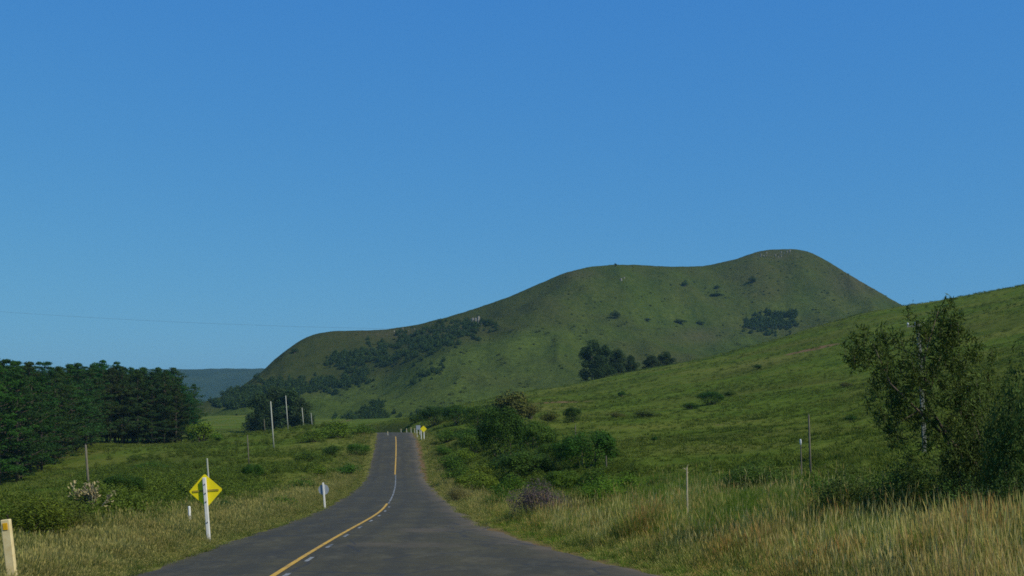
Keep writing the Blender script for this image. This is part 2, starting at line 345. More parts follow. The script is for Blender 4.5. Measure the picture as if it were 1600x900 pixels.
# ---- ground sheet, fine in front and coarse behind, out to the horizon
th = np.concatenate([np.linspace(-180, -40, 60)[:-1], np.linspace(-40, 40, 430), np.linspace(40, 180, 60)[1:]]); th = np.radians(th)
rr = np.concatenate([[0.0], np.geomspace(1.2, 560, 250), np.geomspace(600, 9000, 26)])
TT, RR_ = np.meshgrid(th, rr); gx, gy = (RR_*np.sin(TT)).ravel(), (RR_*np.cos(TT)).ravel()
gz = ground_z(gx, gy); NT, NR = len(th), len(rr)
ii, jj = np.meshgrid(np.arange(NR-1), np.arange(NT-1), indexing='ij'); a_ = (ii*NT+jj).ravel()
gf = np.stack([a_, a_+1, a_+NT+1, a_+NT], 1)
l_ = lateral(gx, gy); over_ = np.where(l_ < 0, -l_-HALF, l_-road_right(gy)); r_ = np.hypot(gx, gy)
px_ = PX0+F*gx/np.maximum(gy, 0.1)
def patch(px, py, rx_, ry_, d0=12):
    x, y, z = hit(px, py, d0); sx = rx_*y/F; sy = sx*ry_
    return np.exp(-(((gx-x)/sx)**2+((gy-y)/sy)**2))
dry = np.clip((1-sstep(0.5, 7, over_))*0.9*sstep(-120, -90, gy)*(1-sstep(320, 360, gy)), 0, 1)
for q in [(520, 690, 45, 1.6), (470, 700, 40, 1.5), (330, 770, 60, 1.2), (420, 757, 40, .8), (700, 690, 12, 2), (1000, 760, 120, 0.7), (860, 640, 50, 1.2), (1120, 700, 120, 1), (1180, 570, 70, .8), (150, 705, 40, 2)]:
    dry = np.maximum(dry, patch(*q)*0.75)
soil = (1-sstep(0.15, 1.4, over_))*(0.52+0.3*sstep(70, 100, gy)*(1-sstep(190, 220, gy)))*(l_ > 0) + (1-sstep(0.1, 0.5, over_))*0.35*(l_ < 0)
for q in [(1272, 545, 48, 0.5, 100), (1240, 552, 26, 0.5, 100), (880, 628, 60, .5, 100), (1080, 610, 15, .5, 100), (690, 735, 8, 3), (672, 700, 6, 4), (250, 772, 25, .5), (1130, 663, 18, .5), (1500, 590, 40, .5, 80)]:
    soil = np.maximum(soil, patch(*q)*1.05)
gm = mesh_np('ground', np.stack([gx, gy, gz], 1), gf[:, ::-1], {'dry': dry, 'soil': soil}, True)
ground = tag(link('ground', gm, M['ground']), 'green meadow ground rising from the road to a grassy hillside', 'ground', kind='structure')

# ---- asphalt
ys = np.arange(-60, 330, 0.8); NL = 25
jl = (fbm(ys/1.2, ys*0, 41, 4)*0.42); jr = fbm(ys/1.3, ys*0+5, 43, 4)*0.55
sl = np.interp(ys, RY[:-1], np.diff(RX)); nx, ny = 1/np.sqrt(1+sl*sl), -sl/np.sqrt(1+sl*sl)
lo = -HALF-0.05+jl; hi = road_right(ys)+jr+0.1
tt = np.linspace(0, 1, NL)**1.0; OFF = lo[:, None]+(hi-lo)[:, None]*tt[None]
vx = road_x(ys)[:, None]+OFF*nx[:, None]; vy = ys[:, None]+OFF*ny[:, None]
vz = road_z(vy.ravel()).reshape(vy.shape)*0+road_z(ys)[:, None] - np.abs(OFF)*0.012 - 0.05*((tt == 0)|(tt == 1))[None]
edge = np.minimum(OFF-lo[:, None], hi[:, None]-OFF)
dirt = np.where(OFF > 0, np.exp(-(hi[:, None]-OFF)/1.3)*1.0, np.exp(-(OFF-lo[:, None])/0.4)*0.8)
wide = (OFF > HALF)*0.22; dirt = np.maximum(dirt, wide)
for (cx, cy, sx, sy, s) in [(-3.3, 44, 1.5, 2.0, 0.75), (-3.5, 36, 2.6, 2.2, 0.6), (1, 24, 2.0, 3, 0.45)]:
    dirt = np.maximum(dirt, s*np.exp(-((vx-cx)/sx)**2-((vy-cy)/sy)**2))
n1 = len(ys); ii, jj = np.meshgrid(np.arange(n1-1), np.arange(NL-1), indexing='ij'); a_ = (ii*NL+jj).ravel()
rm = mesh_np('road', np.stack([vx.ravel(), vy.ravel(), vz.ravel()], 1), np.stack([a_, a_+1, a_+NL+1, a_+NL], 1), {'dirt': dirt.ravel(), 'lat': OFF.ravel()}, True)
road = tag(link('road', rm, M['asphalt']), 'worn grey asphalt country road dipping and climbing to a crest', 'road', kind='structure')
def stripe(name, y0, y1, off, wid, mat, step=0.8):
    y = np.linspace(y0, y1, max(2, int((y1-y0)/step)+1)); s = np.interp(y, RY[:-1], np.diff(RX)); ax, ay = 1/np.sqrt(1+s*s), -s/np.sqrt(1+s*s)
    v = []
    for k in (-0.5, 0.5):
        o = off+wid*k; v.append(np.stack([road_x(y)+o*ax, y+o*ay, road_z(y)-abs(off)*0.012+0.008], 1))
    v = np.stack(v, 1).reshape(-1, 3); a = np.arange(len(y)-1)*2
    return link(name, mesh_np(name, v, np.stack([a, a+1, a+3, a+2], 1)), mat, road)
stripe('yellow_line', -20, 71, -0.02, 0.13, M['yellow_line'])
stripe('yellow_line', 146, 214, -0.02, 0.17, M['yellow_line'])
stripe('white_line', 71, 146, 0.06, 0.10, M['white_line'])
y = 3.0
while y < 70: stripe('white_dash', y, y+1.5, 0.24, 0.11, M['white_line']); y += 5.2

# ------------------------------------------------------------------ far hill and distant ridge
SIL = np.array([(-300, 662), (180, 655), (300, 643), (340, 628), (375, 606), (410, 581), (428, 562), (450, 545), (470, 531), (490, 522), (520, 517.5), (560, 516.5), (600, 515), (650, 508), (700, 495), (750, 480), (800, 462), (850, 440), (880, 427), (920, 417),
                (960, 413.5), (1000, 414), (1050, 417), (1100, 416), (1150, 405), (1180, 394), (1200, 390), (1240, 389), (1265, 393), (1290, 406), (1330, 431), (1370, 454), (1405, 475), (1450, 498), (1520, 528), (1620, 560), (1800, 610), (2100, 655)], float)
hp = np.linspace(-280, 2080, 520)
ks = np.exp(-np.arange(-6, 7)**2/3.0); ks /= ks.sum()
hs = np.interp(hp, SIL[:, 0], SIL[:, 1]); hs = np.convolve(np.pad(hs, 6, 'edge'), ks, 'valid')
Db = np.interp(hp, [-280, 300, 420, 600, 830, 1100, 1500, 2100], [640, 640, 600, 560, 600, 640, 720, 700])
Dc = np.interp(hp, [-280, 300, 410, 490, 650, 800, 960, 1100, 1220, 1400, 2100], [760, 800, 850, 900, 950, 1010, 1080, 1150, 1180, 1120, 900])
Dc = np.convolve(np.pad(Dc, 6, 'edge'), ks, 'valid')
# break of slope (foot of the escarpment) as photo row at each column
FOOT = np.interp(hp, [-280, 300, 340, 400, 470, 540, 600, 660, 720, 770, 830, 900, 1000, 1100, 1200, 1300, 1400, 2100], [660, 652, 638, 622, 612, 600, 585, 560, 535, 522, 505, 500, 505, 512, 505, 500, 520, 660])
NTt = 150; tcol = np.concatenate([np.linspace(0, 1, 110), 1+np.linspace(0.03, 1.6, 40)])
HD = np.zeros((NTt, len(hp))); HZ = np.zeros_like(HD); HU = np.zeros_like(HD)
for j, p in enumerate(hp):
    D = Db[j]+(Dc[j]-Db[j])*tcol; HD[:, j] = D
    zb = -8.0; df = Db[j]+(Dc[j]-Db[j])*0.62; zf = (PY0-FOOT[j])/F*df
    zc = (PY0-hs[j])/F*Dc[j]
    zf = min(zf, zb+(zc-zb)*0.75)
    kx = np.array([0, 0.25, 0.62, 0.80, 0.92, 1.0, 1.15, 1.5, 2.2, 2.6]); kz = np.array([zb, zb+(zf-zb)*0.36, zf, zf+(zc-zf)*0.60, zf+(zc-zf)*0.91, zc, zc-2, zc*0.72, zc*0.1-10, -30])
    HZ[:, j] = np.interp(tcol, kx, kz); HU[:, j] = tcol
for _ in range(4):
    HZ[1:-1] = (HZ[:-2]+2*HZ[1:-1]+HZ[2:])/4
for _ in range(3):
    HZ[:, 1:-1] = (HZ[:, :-2]+2*HZ[:, 1:-1]+HZ[:, 2:])/4
HX = (hp[None]-PX0)/F*HD
rel = np.clip(tcol, 0, 1)[:, None]; bumpw = sstep(0.05, 0.3, rel)*(1-sstep(0.86, 0.97, tcol)[:, None]*(1-sstep(1.0, 1.2, tcol)[:, None]))
rid = 1-np.abs(fbm(HX/110+fbm(HX/200, HD/200, 5)*0.6, HD/260, 33, 4))*2.4
HZ = HZ + bumpw*(rid*10.0-5.0 + fbm(HX/38+fbm(HX/90, HD/90, 6)*0.5, HD/230, 55, 3)*4.5 + fbm(HX/35, HD/35, 77, 4)*2.2)
# keep the skyline where the photo has it
sky_now = (HZ/HD).max(0); want = (PY0-hs)/F; k = np.where(sky_now > 0.004, want/np.maximum(sky_now, 0.004), 1.0); k = np.clip(k, 0.85, 1.15)
HZ = np.where(HZ > 0, HZ*(1+(k-1)[None]*sstep(0.4, 0.9, rel)), HZ) + CZ
HZ += (fbm(HX/6, HD/6, 91, 3)*0.5)*sstep(0.3, 0.6, rel)
vv = np.stack([HX.ravel(), HD.ravel(), HZ.ravel()], 1); NH = len(hp)
ii, jj = np.meshgrid(np.arange(NTt-1), np.arange(NH-1), indexing='ij'); a_ = (ii*NH+jj).ravel()
pxg = np.broadcast_to(hp[None], HD.shape); rowg = PY0-(HZ-CZ)/HD*F
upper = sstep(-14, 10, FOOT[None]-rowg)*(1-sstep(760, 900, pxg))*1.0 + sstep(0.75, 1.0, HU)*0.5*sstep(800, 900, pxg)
def hpatch(px, py, sx, sy): return np.exp(-((pxg-px)/sx)**2-((rowg-py)/sy)**2)*(HU < 1.05)
brown = np.clip(hpatch(1340, 440, 60, 30)*0.7+hpatch(1090, 525, 50, 14)*0.6+hpatch(620, 522, 80, 7)*0.5+hpatch(1215, 398, 40, 8)*0.5+hpatch(900, 428, 40, 8)*.5+hpatch(720, 515, 30, 8)*.4, 0, 0.9)
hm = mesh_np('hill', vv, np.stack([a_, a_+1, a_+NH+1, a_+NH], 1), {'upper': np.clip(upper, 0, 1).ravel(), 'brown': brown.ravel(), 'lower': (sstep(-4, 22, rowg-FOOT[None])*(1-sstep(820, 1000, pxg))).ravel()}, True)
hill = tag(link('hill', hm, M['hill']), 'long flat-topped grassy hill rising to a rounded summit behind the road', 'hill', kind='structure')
def hill_hit(px, py):
    j = int(np.clip(np.searchsorted(hp, px), 1, NH-1)); row = rowg[:110, j]
    i = int(np.argmax(row <= py)) if (row <= py).any() else int(np.argmin(row))
    return float(HX[i, j]), float(HD[i, j]), float(HZ[i, j])

rp = np.linspace(-900, 1200, 160); rtop = 578 + fbm(rp/160, rp*0, 3, 5)*2.2 + np.interp(rp, [-900, 0, 240, 420, 600, 1200], [20, 5, 0.5, 0, 3, 30]) - 1
rv = []; tk = np.concatenate([np.linspace(0, 1, 26), 1+np.linspace(0.08, 1, 8)])
for t in tk:
    D = 3000+t*900; ft = np.interp(t, [0, 0.35, 0.75, 1.0, 1.3, 2], [0, 0.25, 0.8, 1.0, 0.9, -0.1])
    zt = (PY0-rtop)/F*3900
    x = (rp-PX0)/F*D; z = -25+(zt+25)*ft + (fbm(x/180, x*0+D/300, 12, 5)*14*(1-sstep(0.8, 1, t))*sstep(0, .3, t)) + fbm(x/25, x*0+D/25, 8, 3)*2.5
    rv.append(np.stack([x, np.full_like(x, D), z+CZ], 1))
nr = len(rp); ii, jj = np.meshgrid(np.arange(len(tk)-1), np.arange(nr-1), indexing='ij'); a_ = (ii*nr+jj).ravel()
ridge = tag(link('distant_ridge', mesh_np('distant_ridge', np.concatenate(rv), np.stack([a_, a_+1, a_+nr+1, a_+nr], 1), None, True), M['ridge']), 'low blue flat-topped ridge far off behind the pines', 'ridge', kind='structure')

# ------------------------------------------------------------------ foliage prototypes (meshes shared by the copies)
def leaf_arrays(c, L, Wd, g, up=None, upw=0.0, nrm=None, nw=0.6):
    """diamond leaf quads at centres c; L, Wd lengths and widths"""
    n = len(c); a = g.normal(size=(n, 3))
    if up is not None: a = a/np.linalg.norm(a, axis=1, keepdims=True)*(1-upw) + np.asarray(up)*upw
    a /= np.linalg.norm(a, axis=1, keepdims=True); ref = g.normal(size=(n, 3))
    if nrm is not None:
        ref /= np.linalg.norm(ref, axis=1, keepdims=True); ref = nrm*nw+ref*(1-nw); ref /= np.linalg.norm(ref, axis=1, keepdims=True)
        a = a-ref*(a*ref).sum(1, keepdims=True)*0.85; a /= np.linalg.norm(a, axis=1, keepdims=True)
    b = np.cross(a, ref); b /= np.linalg.norm(b, axis=1, keepdims=True)+1e-9
    L = (L*np.ones(n))[:, None]*0.5; Wd = (Wd*np.ones(n))[:, None]*0.5
    v = np.stack([c-a*L, c+b*Wd, c+a*L, c-b*Wd], 1).reshape(-1, 3)
    f = np.arange(n*4).reshape(-1, 4); return v, f, np.repeat(g.random(n), 4)
def shrub_crown(seed, n=2600, leaf=0.06, lobes=9, tall=1.0, skirt=0.12, thin=0.45, dome=False):
    g = np.random.default_rng(seed); P = []; Nn = []
    cs = []
    for k in range(lobes):
        az = g.random()*6.283; r = 0.30*math.sqrt(g.random()); h = skirt+0.2+0.45*g.random()*(1-r)
        cs.append((r*math.cos(az), r*math.sin(az), h, 0.15+0.13*g.random(), 0.15+0.15*g.random()))
    cs.append((0, 0, 0.68, 0.2, 0.26))
    if dome:
        cs = [(0, 0, 0.42, 0.42, 0.47)]
        for k in range(lobes):
            az = g.random()*6.283; el = math.asin(g.random()*0.95); cs.append((0.36*math.cos(az)*math.cos(el), 0.36*math.sin(az)*math.cos(el), 0.42+0.40*math.sin(el), 0.10+0.06*g.random(), 0.10+0.07*g.random()))
    wsum = sum(c_[3]*c_[4] for c_ in cs)
    for (x, y, z, rad, rh) in cs:
        per = int(n*rad*rh/wsum)
        d = g.normal(size=(per, 3)); d /= np.linalg.norm(d, axis=1, keepdims=True); q = 1-0.38*g.random((per, 1))**1.5
        q *= 1+0.25*(vnoise(d[:, :1]*3+seed, d[:, 1:2]*3+d[:, 2:]*2, seed)-0.4)
        P.append(np.array([x, y, z])+d*q*np.array([rad, rad, rh])); Nn.append(d)
    c = np.concatenate(P); Nn = np.concatenate(Nn); k = c[:, 2] > 0.01; c = c[k]; Nn = Nn[k]
    return leaf_arrays(c, leaf*(0.6+0.8*g.random(len(c))), leaf*thin*(0.6+0.8*g.random(len(c))), g, nrm=Nn, nw=0.70 if dome else 0.55), cs
def stems_mesh(name, cs, seed, r0=0.022):
    mb = MB(); rg = random.Random(seed)
    for (x, y, z, rad, rh) in cs[:7]:
        b = Vector((rg.uniform(-.06, .06), rg.uniform(-.06, .06), -0.06)); e = Vector((x, y, z)); m = b.lerp(e, 0.5)+Vector((rg.uniform(-.05, .05), rg.uniform(-.05, .05), 0))
        mb.tube([b, m, e], [r0, r0*0.7, r0*0.3], 5)
    return mb.mesh(name)
SHRUB = []
for i, (n, lf, lob, sk, th_) in enumerate([(2600, .062, 9, .08, .5), (2600, .055, 12, .02, .5), (2200, .07, 7, .12, .45), (3000, .05, 14, 0, .4), (9000, .030, 14, .02, .4), (8000, .034, 10, .05, .3)]):
    (v, f, vr), cs = shrub_crown(100+i, n, lf, lob, skirt=sk, thin=th_)
    m = mesh_np('foliage', v, f, {'v': vr}); m.materials.append(M['leaf']); s = stems_mesh('stems', cs, i); s.materials.append(M['bark']); SHRUB.append((m, s))

for i in range(3):
    (v, f, vr), cs = shrub_crown(140+i, 9500, .036, 16+4*i, thin=.42, dome=True)
    m = mesh_np('foliage', v, f, {'v': vr}); m.materials.append(M['leaf']); s = stems_mesh('stems', [(c_[0]*.7, c_[1]*.7, c_[2]*.7, 0, 0) for c_ in cs[1:]], 20+i, .012); s.materials.append(M['bark']); SHRUB.append((m, s))

def pine_proto(seed, H=17.5, crown0=0.16, wid=3.1):
    g = np.random.default_rng(seed); rg = random.Random(seed); cen = []; br = MB(); trunk = MB()
    lean = Vector((rg.uniform(-.3, .3), rg.uniform(-.3, .3), 0))
    tp = [Vector((0, 0, -0.4))+lean*0, Vector((0, 0, H*0.3))+lean*0.3, Vector((0, 0, H*0.65))+lean*0.7, Vector((0, 0, H*0.97))+lean]
    trunk.tube(tp, [0.22, 0.17, 0.10, 0.03], 8)
    nwh = 15; puffs = []
    for k in range(nwh):
        u = k/(nwh-1); z = H*(crown0+(0.94-crown0)*u)
        prof = wid*max(0.0, math.sin(math.pi*(0.26+0.74*u)))**0.85+0.35
        nb = rg.randint(5, 7); a0 = rg.random()*6.28
        for b in range(nb):
            if rg.random() < 0.14: continue
            az = a0+6.283*b/nb+rg.uniform(-.35, .35); ln = prof*rg.uniform(0.55, 1.15); rise = rg.uniform(-0.15, 0.35)+0.40*u
            d = Vector((math.cos(az), math.sin(az), rise)); o = lean*(z/H)+Vector((0, 0, z+rg.uniform(-.75, .75)*(1-u*.7)))
            br.tube([o, o+d*ln*0.55, o+d*ln+Vector((0, 0, 0.12*ln))], [0.05, 0.035, 0.012], 4, cap=False)
            for q in range(max(3, int(ln*2.4))):
                s_ = 0.22+0.82*rg.random()**0.75; puffs.append((*(o+d*ln*s_+Vector((rg.gauss(0, .16*ln*s_), rg.gauss(0, .16*ln*s_), 0.12*ln*s_))), rg.uniform(.42, .78)))
    cen = np.array(puffs); m = 22
    dd = g.normal(size=(len(cen)*m, 3)); dd /= np.linalg.norm(dd, axis=1, keepdims=True); dd[:, 2] = np.abs(dd[:, 2])*1.0-0.25
    c = np.repeat(cen[:, :3], m, 0)+dd*np.repeat(cen[:, 3:], m, 0)*(0.55+0.45*g.random((len(dd), 1)))*np.array([1, 1, .75])
    rad_ = c-np.array([0, 0, 1])*c[:, 2:]; rad_ /= np.linalg.norm(rad_, axis=1, keepdims=True)+1e-6; nr_ = dd/np.linalg.norm(dd, axis=1, keepdims=True)*0.7+rad_*0.4+np.array([0, 0, .15])
    nr_ /= np.linalg.norm(nr_, axis=1, keepdims=True)
    v, f, vr = leaf_arrays(c, 0.42*(0.6+0.7*g.random(len(c))), 0.12, g, (0, 0, 1), 0.2, nr_, 0.6)
    cm = mesh_np('crown', v, f, {'v': np.repeat(np.repeat(g.random(len(cen)), m), 4)*0.55+vr*0.45}); cm.materials.append(M['needle'])
    tm = trunk.mesh('trunk', True); tm.materials.append(M['bark_pine']); bm_ = br.mesh('branches'); bm_.materials.append(M['bark'])
    return cm, tm, bm_
PINE_EDGE = [pine_proto(230+i, crown0=c0, wid=w_) for i, (c0, w_) in enumerate([(.12, 3.9), (.14, 3.7), (.10, 4.1)])]
PINE = [pine_proto(200+i, crown0=c0, wid=w_) for i, (c0, w_) in enumerate([(.08, 3.7), (.12, 3.4), (.05, 3.9), (.14, 3.3), (.10, 3.6)])]

def broad_proto(seed, H=15, wid=5, n=7000, leaf=0.5, crown0=0.12, lobes=22, flat=1.0):
    g = np.random.default_rng(seed); rg = random.Random(seed); P = []; Nn = []; mb = MB()
    mb.tube([(0, 0, -0.4), (rg.uniform(-.2, .2), 0, H*0.4), (rg.uniform(-.4, .4), 0, H*0.85)], [0.02*H, 0.014*H, 0.004*H], 8)
    for k in range(lobes):
        u = (k+rg.random())/lobes; z = H*(crown0+(0.93-crown0)*u); rad = wid*0.5*(math.sin(math.pi*min(1, 0.18+u*0.82)**0.8)*0.75+0.25)
        az = rg.random()*6.28; q = rad*math.sqrt(rg.random())*1.0; o = np.array([q*math.cos(az), q*math.sin(az), z])
        s = wid*rg.uniform(.11, .21); per = n//lobes; d = g.normal(size=(per, 3)); d /= np.linalg.norm(d, axis=1, keepdims=True)
        P.append(o+d*(1-.45*g.random((per, 1))**1.5)*np.array([s, s, s*1.15*flat])); Nn.append(d)
        mb.tube([(0, 0, max(z-0.25*H, 0.1*H)), tuple(o*0.6+np.array([0, 0, z*0.33])), tuple(o)], [0.007*H, .005*H, .002*H], 5, cap=False)
    c = np.concatenate(P); v, f, vr = leaf_arrays(c, leaf*(0.6+.8*g.random(len(c))), leaf*0.42, g, (0, 0, -1), 0.25, np.concatenate(Nn), 0.55)
    cm = mesh_np('crown', v, f, {'v': vr}); cm.materials.append(M['leaf']); tm = mb.mesh('trunk', True); tm.materials.append(M['bark_pale']); return cm, tm
EUC = [broad_proto(300, 16, 12, 9000, .75, .06, 34), broad_proto(301, 16, 11, 9000, .75, .08, 34), broad_proto(302, 15.5, 13, 9500, .75, .04, 36)]
SMALLTREE = [broad_proto(310, 4, 4.2, 2600, .26, .35, 12, .7)]

def plant(name, meshes, names, loc, scale, label, cat, color, group=None, rz=None):
    o = empty(name, loc, label, cat, group, (0, 0, random.uniform(0, 6.28) if rz is None else rz)); o.scale = scale
    for nm, m in zip(names, meshes):
        c = link(nm, m, None, o); c.color = (*color, 1)
    return o
DARK, MIDG, LIGHT, OLIVE, BLUEG, PURP = (0.030, 0.078, 0.009), (0.060, 0.120, 0.012), (0.105, 0.170, 0.016), (0.088, 0.105, 0.022), (0.030, 0.062, 0.020), (0.120, 0.085, 0.105)
def jig(c, k=0.12): return tuple(max(0.004, q*random.uniform(1-k, 1+k)) for q in c)
def shrub(px, py, wpx, hpx, col, label, proto=0, group='shrubs beside the road', d=None, name='shrub', cat='shrub', top=None):
    if d is None: x, y, z = hit(px, py)
    else: x, y = (px-PX0)/F*d, d; z = float(ground_z(x, y)[0])
    wd, h = wpx*y/F, hpx*y/F
    if top is not None: h = CZ+(PY0-top)/F*y-z
    return plant(name, SHRUB[proto], ('foliage', 'stems'), (x, y, z-0.04*h), (wd*1.22, wd*1.22, h*1.16), label, cat, jig(col), group)

# ------------------------------------------------------------------ scatter of uncountable growth
PROTO = bpy.data.collections.new('growth_prototypes')
def scatter(name, protos, pts, sc, mat_unused=None, tilt=0.12, label='', cat='grass', seed=0):
    g = np.random.default_rng(seed); n = len(pts)
    m = bpy.data.meshes.new(name); m.vertices.add(n); m.vertices.foreach_set('co', np.asarray(pts, np.float32).ravel())
    for nm, ty, arr in (('sc', 'FLOAT_VECTOR', sc), ('rot', 'FLOAT_VECTOR', np.stack([g.normal(size=n)*tilt, g.normal(size=n)*tilt, g.random(n)*6.283], 1)), ('pick', 'INT', g.integers(0, len(protos), n))):
        a = m.attributes.new(nm, ty, 'POINT')
        if ty == 'INT': a.data.foreach_set('value', np.asarray(arr, np.int32))
        else: a.data.foreach_set('vector', np.asarray(arr, np.float32).ravel())
    m.update(); o = link(name, m); tag(o, label, cat, kind='stuff')
    ng = bpy.data.node_groups.new(name+'_nodes', 'GeometryNodeTree')
    ng.interface.new_socket('Geometry', in_out='INPUT', socket_type='NodeSocketGeometry'); ng.interface.new_socket('Geometry', in_out='OUTPUT', socket_type='NodeSocketGeometry')
    gi, go = ng.nodes.new('NodeGroupInput'), ng.nodes.new('NodeGroupOutput'); L = ng.links.new
    join = ng.nodes.new('GeometryNodeJoinGeometry')
    def named(nm, ty): q = ng.nodes.new('GeometryNodeInputNamedAttribute'); q.data_type = ty; q.inputs[0].default_value = nm; return q.outputs[0]
    m2p = ng.nodes.new('GeometryNodeMeshToPoints'); L(gi.outputs[0], m2p.inputs[0])
    e2r = ng.nodes.new('FunctionNodeEulerToRotation'); L(named('rot', 'FLOAT_VECTOR'), e2r.inputs[0]); scn = named('sc', 'FLOAT_VECTOR'); pk = named('pick', 'INT')
    for k, po in enumerate(protos):
        cmp = ng.nodes.new('FunctionNodeCompare'); cmp.data_type = 'INT'; cmp.operation = 'EQUAL'
        ia = [s for s in cmp.inputs if s.type == 'INT']; L(pk, ia[0]); ia[1].default_value = k
        oi = ng.nodes.new('GeometryNodeObjectInfo'); oi.inputs['Object'].default_value = po
        iop = ng.nodes.new('GeometryNodeInstanceOnPoints'); L(m2p.outputs[0], iop.inputs['Points']); L(cmp.outputs[0], iop.inputs['Selection']); L(oi.outputs['Geometry'], iop.inputs['Instance'])
        L(e2r.outputs[0], iop.inputs['Rotation']); L(scn, iop.inputs['Scale']); L(iop.outputs[0], join.inputs[0])
    L(join.outputs[0], go.inputs[0])
    md = o.modifiers.new('growth', 'NODES'); md.node_group = ng
    return o
def proto(name, mesh, mat):
    mesh.materials.append(mat); o = bpy.data.objects.new(name, mesh); PROTO.objects.link(o); return o
def tuft_mesh(seed, n=34, h=1.0, spread=0.16, lean=0.35, wid=0.012, heads=0.0, headw=0.03):
    g = np.random.default_rng(seed); V = []; Fc = []; T = []; R = []
    for k in range(n):
        az = g.random()*6.283; b = np.array([math.cos(az), math.sin(az), 0])*spread*math.sqrt(g.random()); az2 = az+g.normal()*0.8
        dr = np.array([math.cos(az2), math.sin(az2), 0]); ln = h*(0.45+0.6*g.random()); le = lean*(0.2+g.random()); side = np.array([-math.sin(az2+g.normal()), math.cos(az2), 0])*wid*(0.6+.8*g.random())
        r = g.random(); pts = []
        for s, wf in ((0, 1), (0.4, .9), (0.75, .6), (1.0, 0)):
            pts.append((b+dr*le*ln*s**1.8+np.array([0, 0, ln*s*(1-0.18*le*s)]), wf, s))
        i0 = len(V)
        for p, wf, s in pts[:-1]: V += [p-side*wf, p+side*wf]; T += [s, s]; R += [r, r]
        V.append(pts[-1][0]); T.append(1.0); R.append(r)
        Fc += [(i0, i0+1, i0+3), (i0, i0+3, i0+2), (i0+2, i0+3, i0+5), (i0+2, i0+5, i0+4), (i0+4, i0+5, i0+6)]
        if g.random() < heads:
            p = pts[-1][0]; i0 = len(V); up = np.array([dr[0]*.25, dr[1]*.25, 1.0]); hl = 0.16*h*(0.7+.6*g.random()); sd_ = side/np.linalg.norm(side)*headw*0.5
            V += [p-up*hl*0.5, p-sd_, p+sd_, p+up*hl*0.6]; T += [1.0]*4; R += [1.0]*4; Fc += [(i0, i0+2, i0+1), (i0+1, i0+2, i0+3)]
    return mesh_np('tuft', np.array(V), np.array(Fc), {'t': T, 'v': R})
TALL = [proto('tall_tuft', tuft_mesh(400+i, 64, 1.0, .22, .32, .0055, .20, .014), M['grass_tall']) for i in range(4)]
GREEN = [proto('green_tuft', tuft_mesh(410+i, 56, 1.0, .24, .36, .0065), M['grass_green']) for i in range(4)]
STALK = [proto('stalk_tuft', tuft_mesh(415+i, 8, 1.0, .16, .25, .0040, .7, .014), M['grass_stalk']) for i in range(4)]
STRAW = [proto('straw_tuft', tuft_mesh(420+i, 52, 1.0, .24, .40, .0065, .25, .022), M['grass_straw']) for i in range(4)]
FIELD = [proto('field_tuft', tuft_mesh(440+i, 30, 1.0, .5, .55, .028), M['grass_field']) for i in range(3)]
SCRUB = []
for i in range(3):
    (v, f, vr), cs = shrub_crown(500+i, 1100, .075, 7, skirt=-.1, thin=.4); SCRUB.append(proto('scrub', mesh_np('scrub', v, f, {'v': vr}), M['scrub']))
WOOD = []
for i in range(3):
    (v, f, vr), cs = shrub_crown(520+i, 520, .13, 7, skirt=0, thin=.5); WOOD.append(proto('wood', mesh_np('wood', v, f, {'v': vr}), M['wood_far']))

def field_points(n, dmin, dmax, pxr, cond, seed, power=1.0):
    g = np.random.default_rng(seed); d = np.exp(g.random(n)**power*(math.log(dmax)-math.log(dmin))+math.log(dmin)); px = pxr[0]+(pxr[1]-pxr[0])*g.random(n)
    x = (px-PX0)/F*d; l = lateral(x, d); ov = np.where(l < 0, -l-HALF, l-road_right(d)); k = cond(x, d, l, ov, px, g.random(n)); x, d = x[k], d[k]
    return np.stack([x, d, ground_z(x, d)-0.02], 1), l[k], ov[k]
def iso(s, zs=None): return np.stack([s, s, s if zs is None else zs], 1)
g0 = np.random.default_rng(11)
# tall roadside grass on the right: seeding red and tan strip by the road, greener behind, long stalks over both
p, l, ov = field_points(46000, 9, 75, (640, 1780), lambda x, d, l, ov, px, r: (l > 0) & (ov > -0.1) & (ov < 7) & (r < sstep(-0.3, 1.6, ov)*0.9+0.08) & (r < 1-0.92*sstep(1.5, 5.5, ov+3*(vnoise(x/3, d/3, 14)-.5))) & (r < 0.25+0.75*sstep(.3, .6, vnoise(x/1.9, d/1.9, 16))), 21)
h = (0.14+0.92*sstep(0.1, 2.8, ov))*(0.40+0.8*g0.random(len(p)))*(0.6+0.8*vnoise(p[:, 0]/1.7, p[:, 1]/1.7, 4))*(1-0.3*sstep(45, 75, p[:, 1]))
scatter('tall_grass', TALL, p, iso(np.minimum(0.6+h*0.5, 1.2), h), label='tan and reddish seeding grass strip along the right roadside', seed=1)
p, l, ov = field_points(52000, 9, 75, (640, 1780), lambda x, d, l, ov, px, r: (l > 0) & (ov > 0.5) & (ov < 15) & (r < 0.25+0.75*sstep(1.0, 4, ov)) & (r < 1-0.85*sstep(8, 15, ov)), 26)
h = (0.22+0.58*sstep(0.5, 3.5, ov))*(0.55+0.6*g0.random(len(p)))*(0.7+0.6*vnoise(p[:, 0]/2.5, p[:, 1]/2.5, 15))*(1-0.3*sstep(45, 75, p[:, 1]))
scatter('green_grass', GREEN, p, iso(np.minimum(0.7+h*0.5, 1.2), h), label='tall green grass behind the tan strip on the right', seed=6)
p, l, ov = field_points(15000, 10, 60, (700, 1780), lambda x, d, l, ov, px, r: (l > 0) & (ov > 0.8) & (ov < 11) & (r < sstep(.4, .75, vnoise(x/2, d/2, 19))), 27)
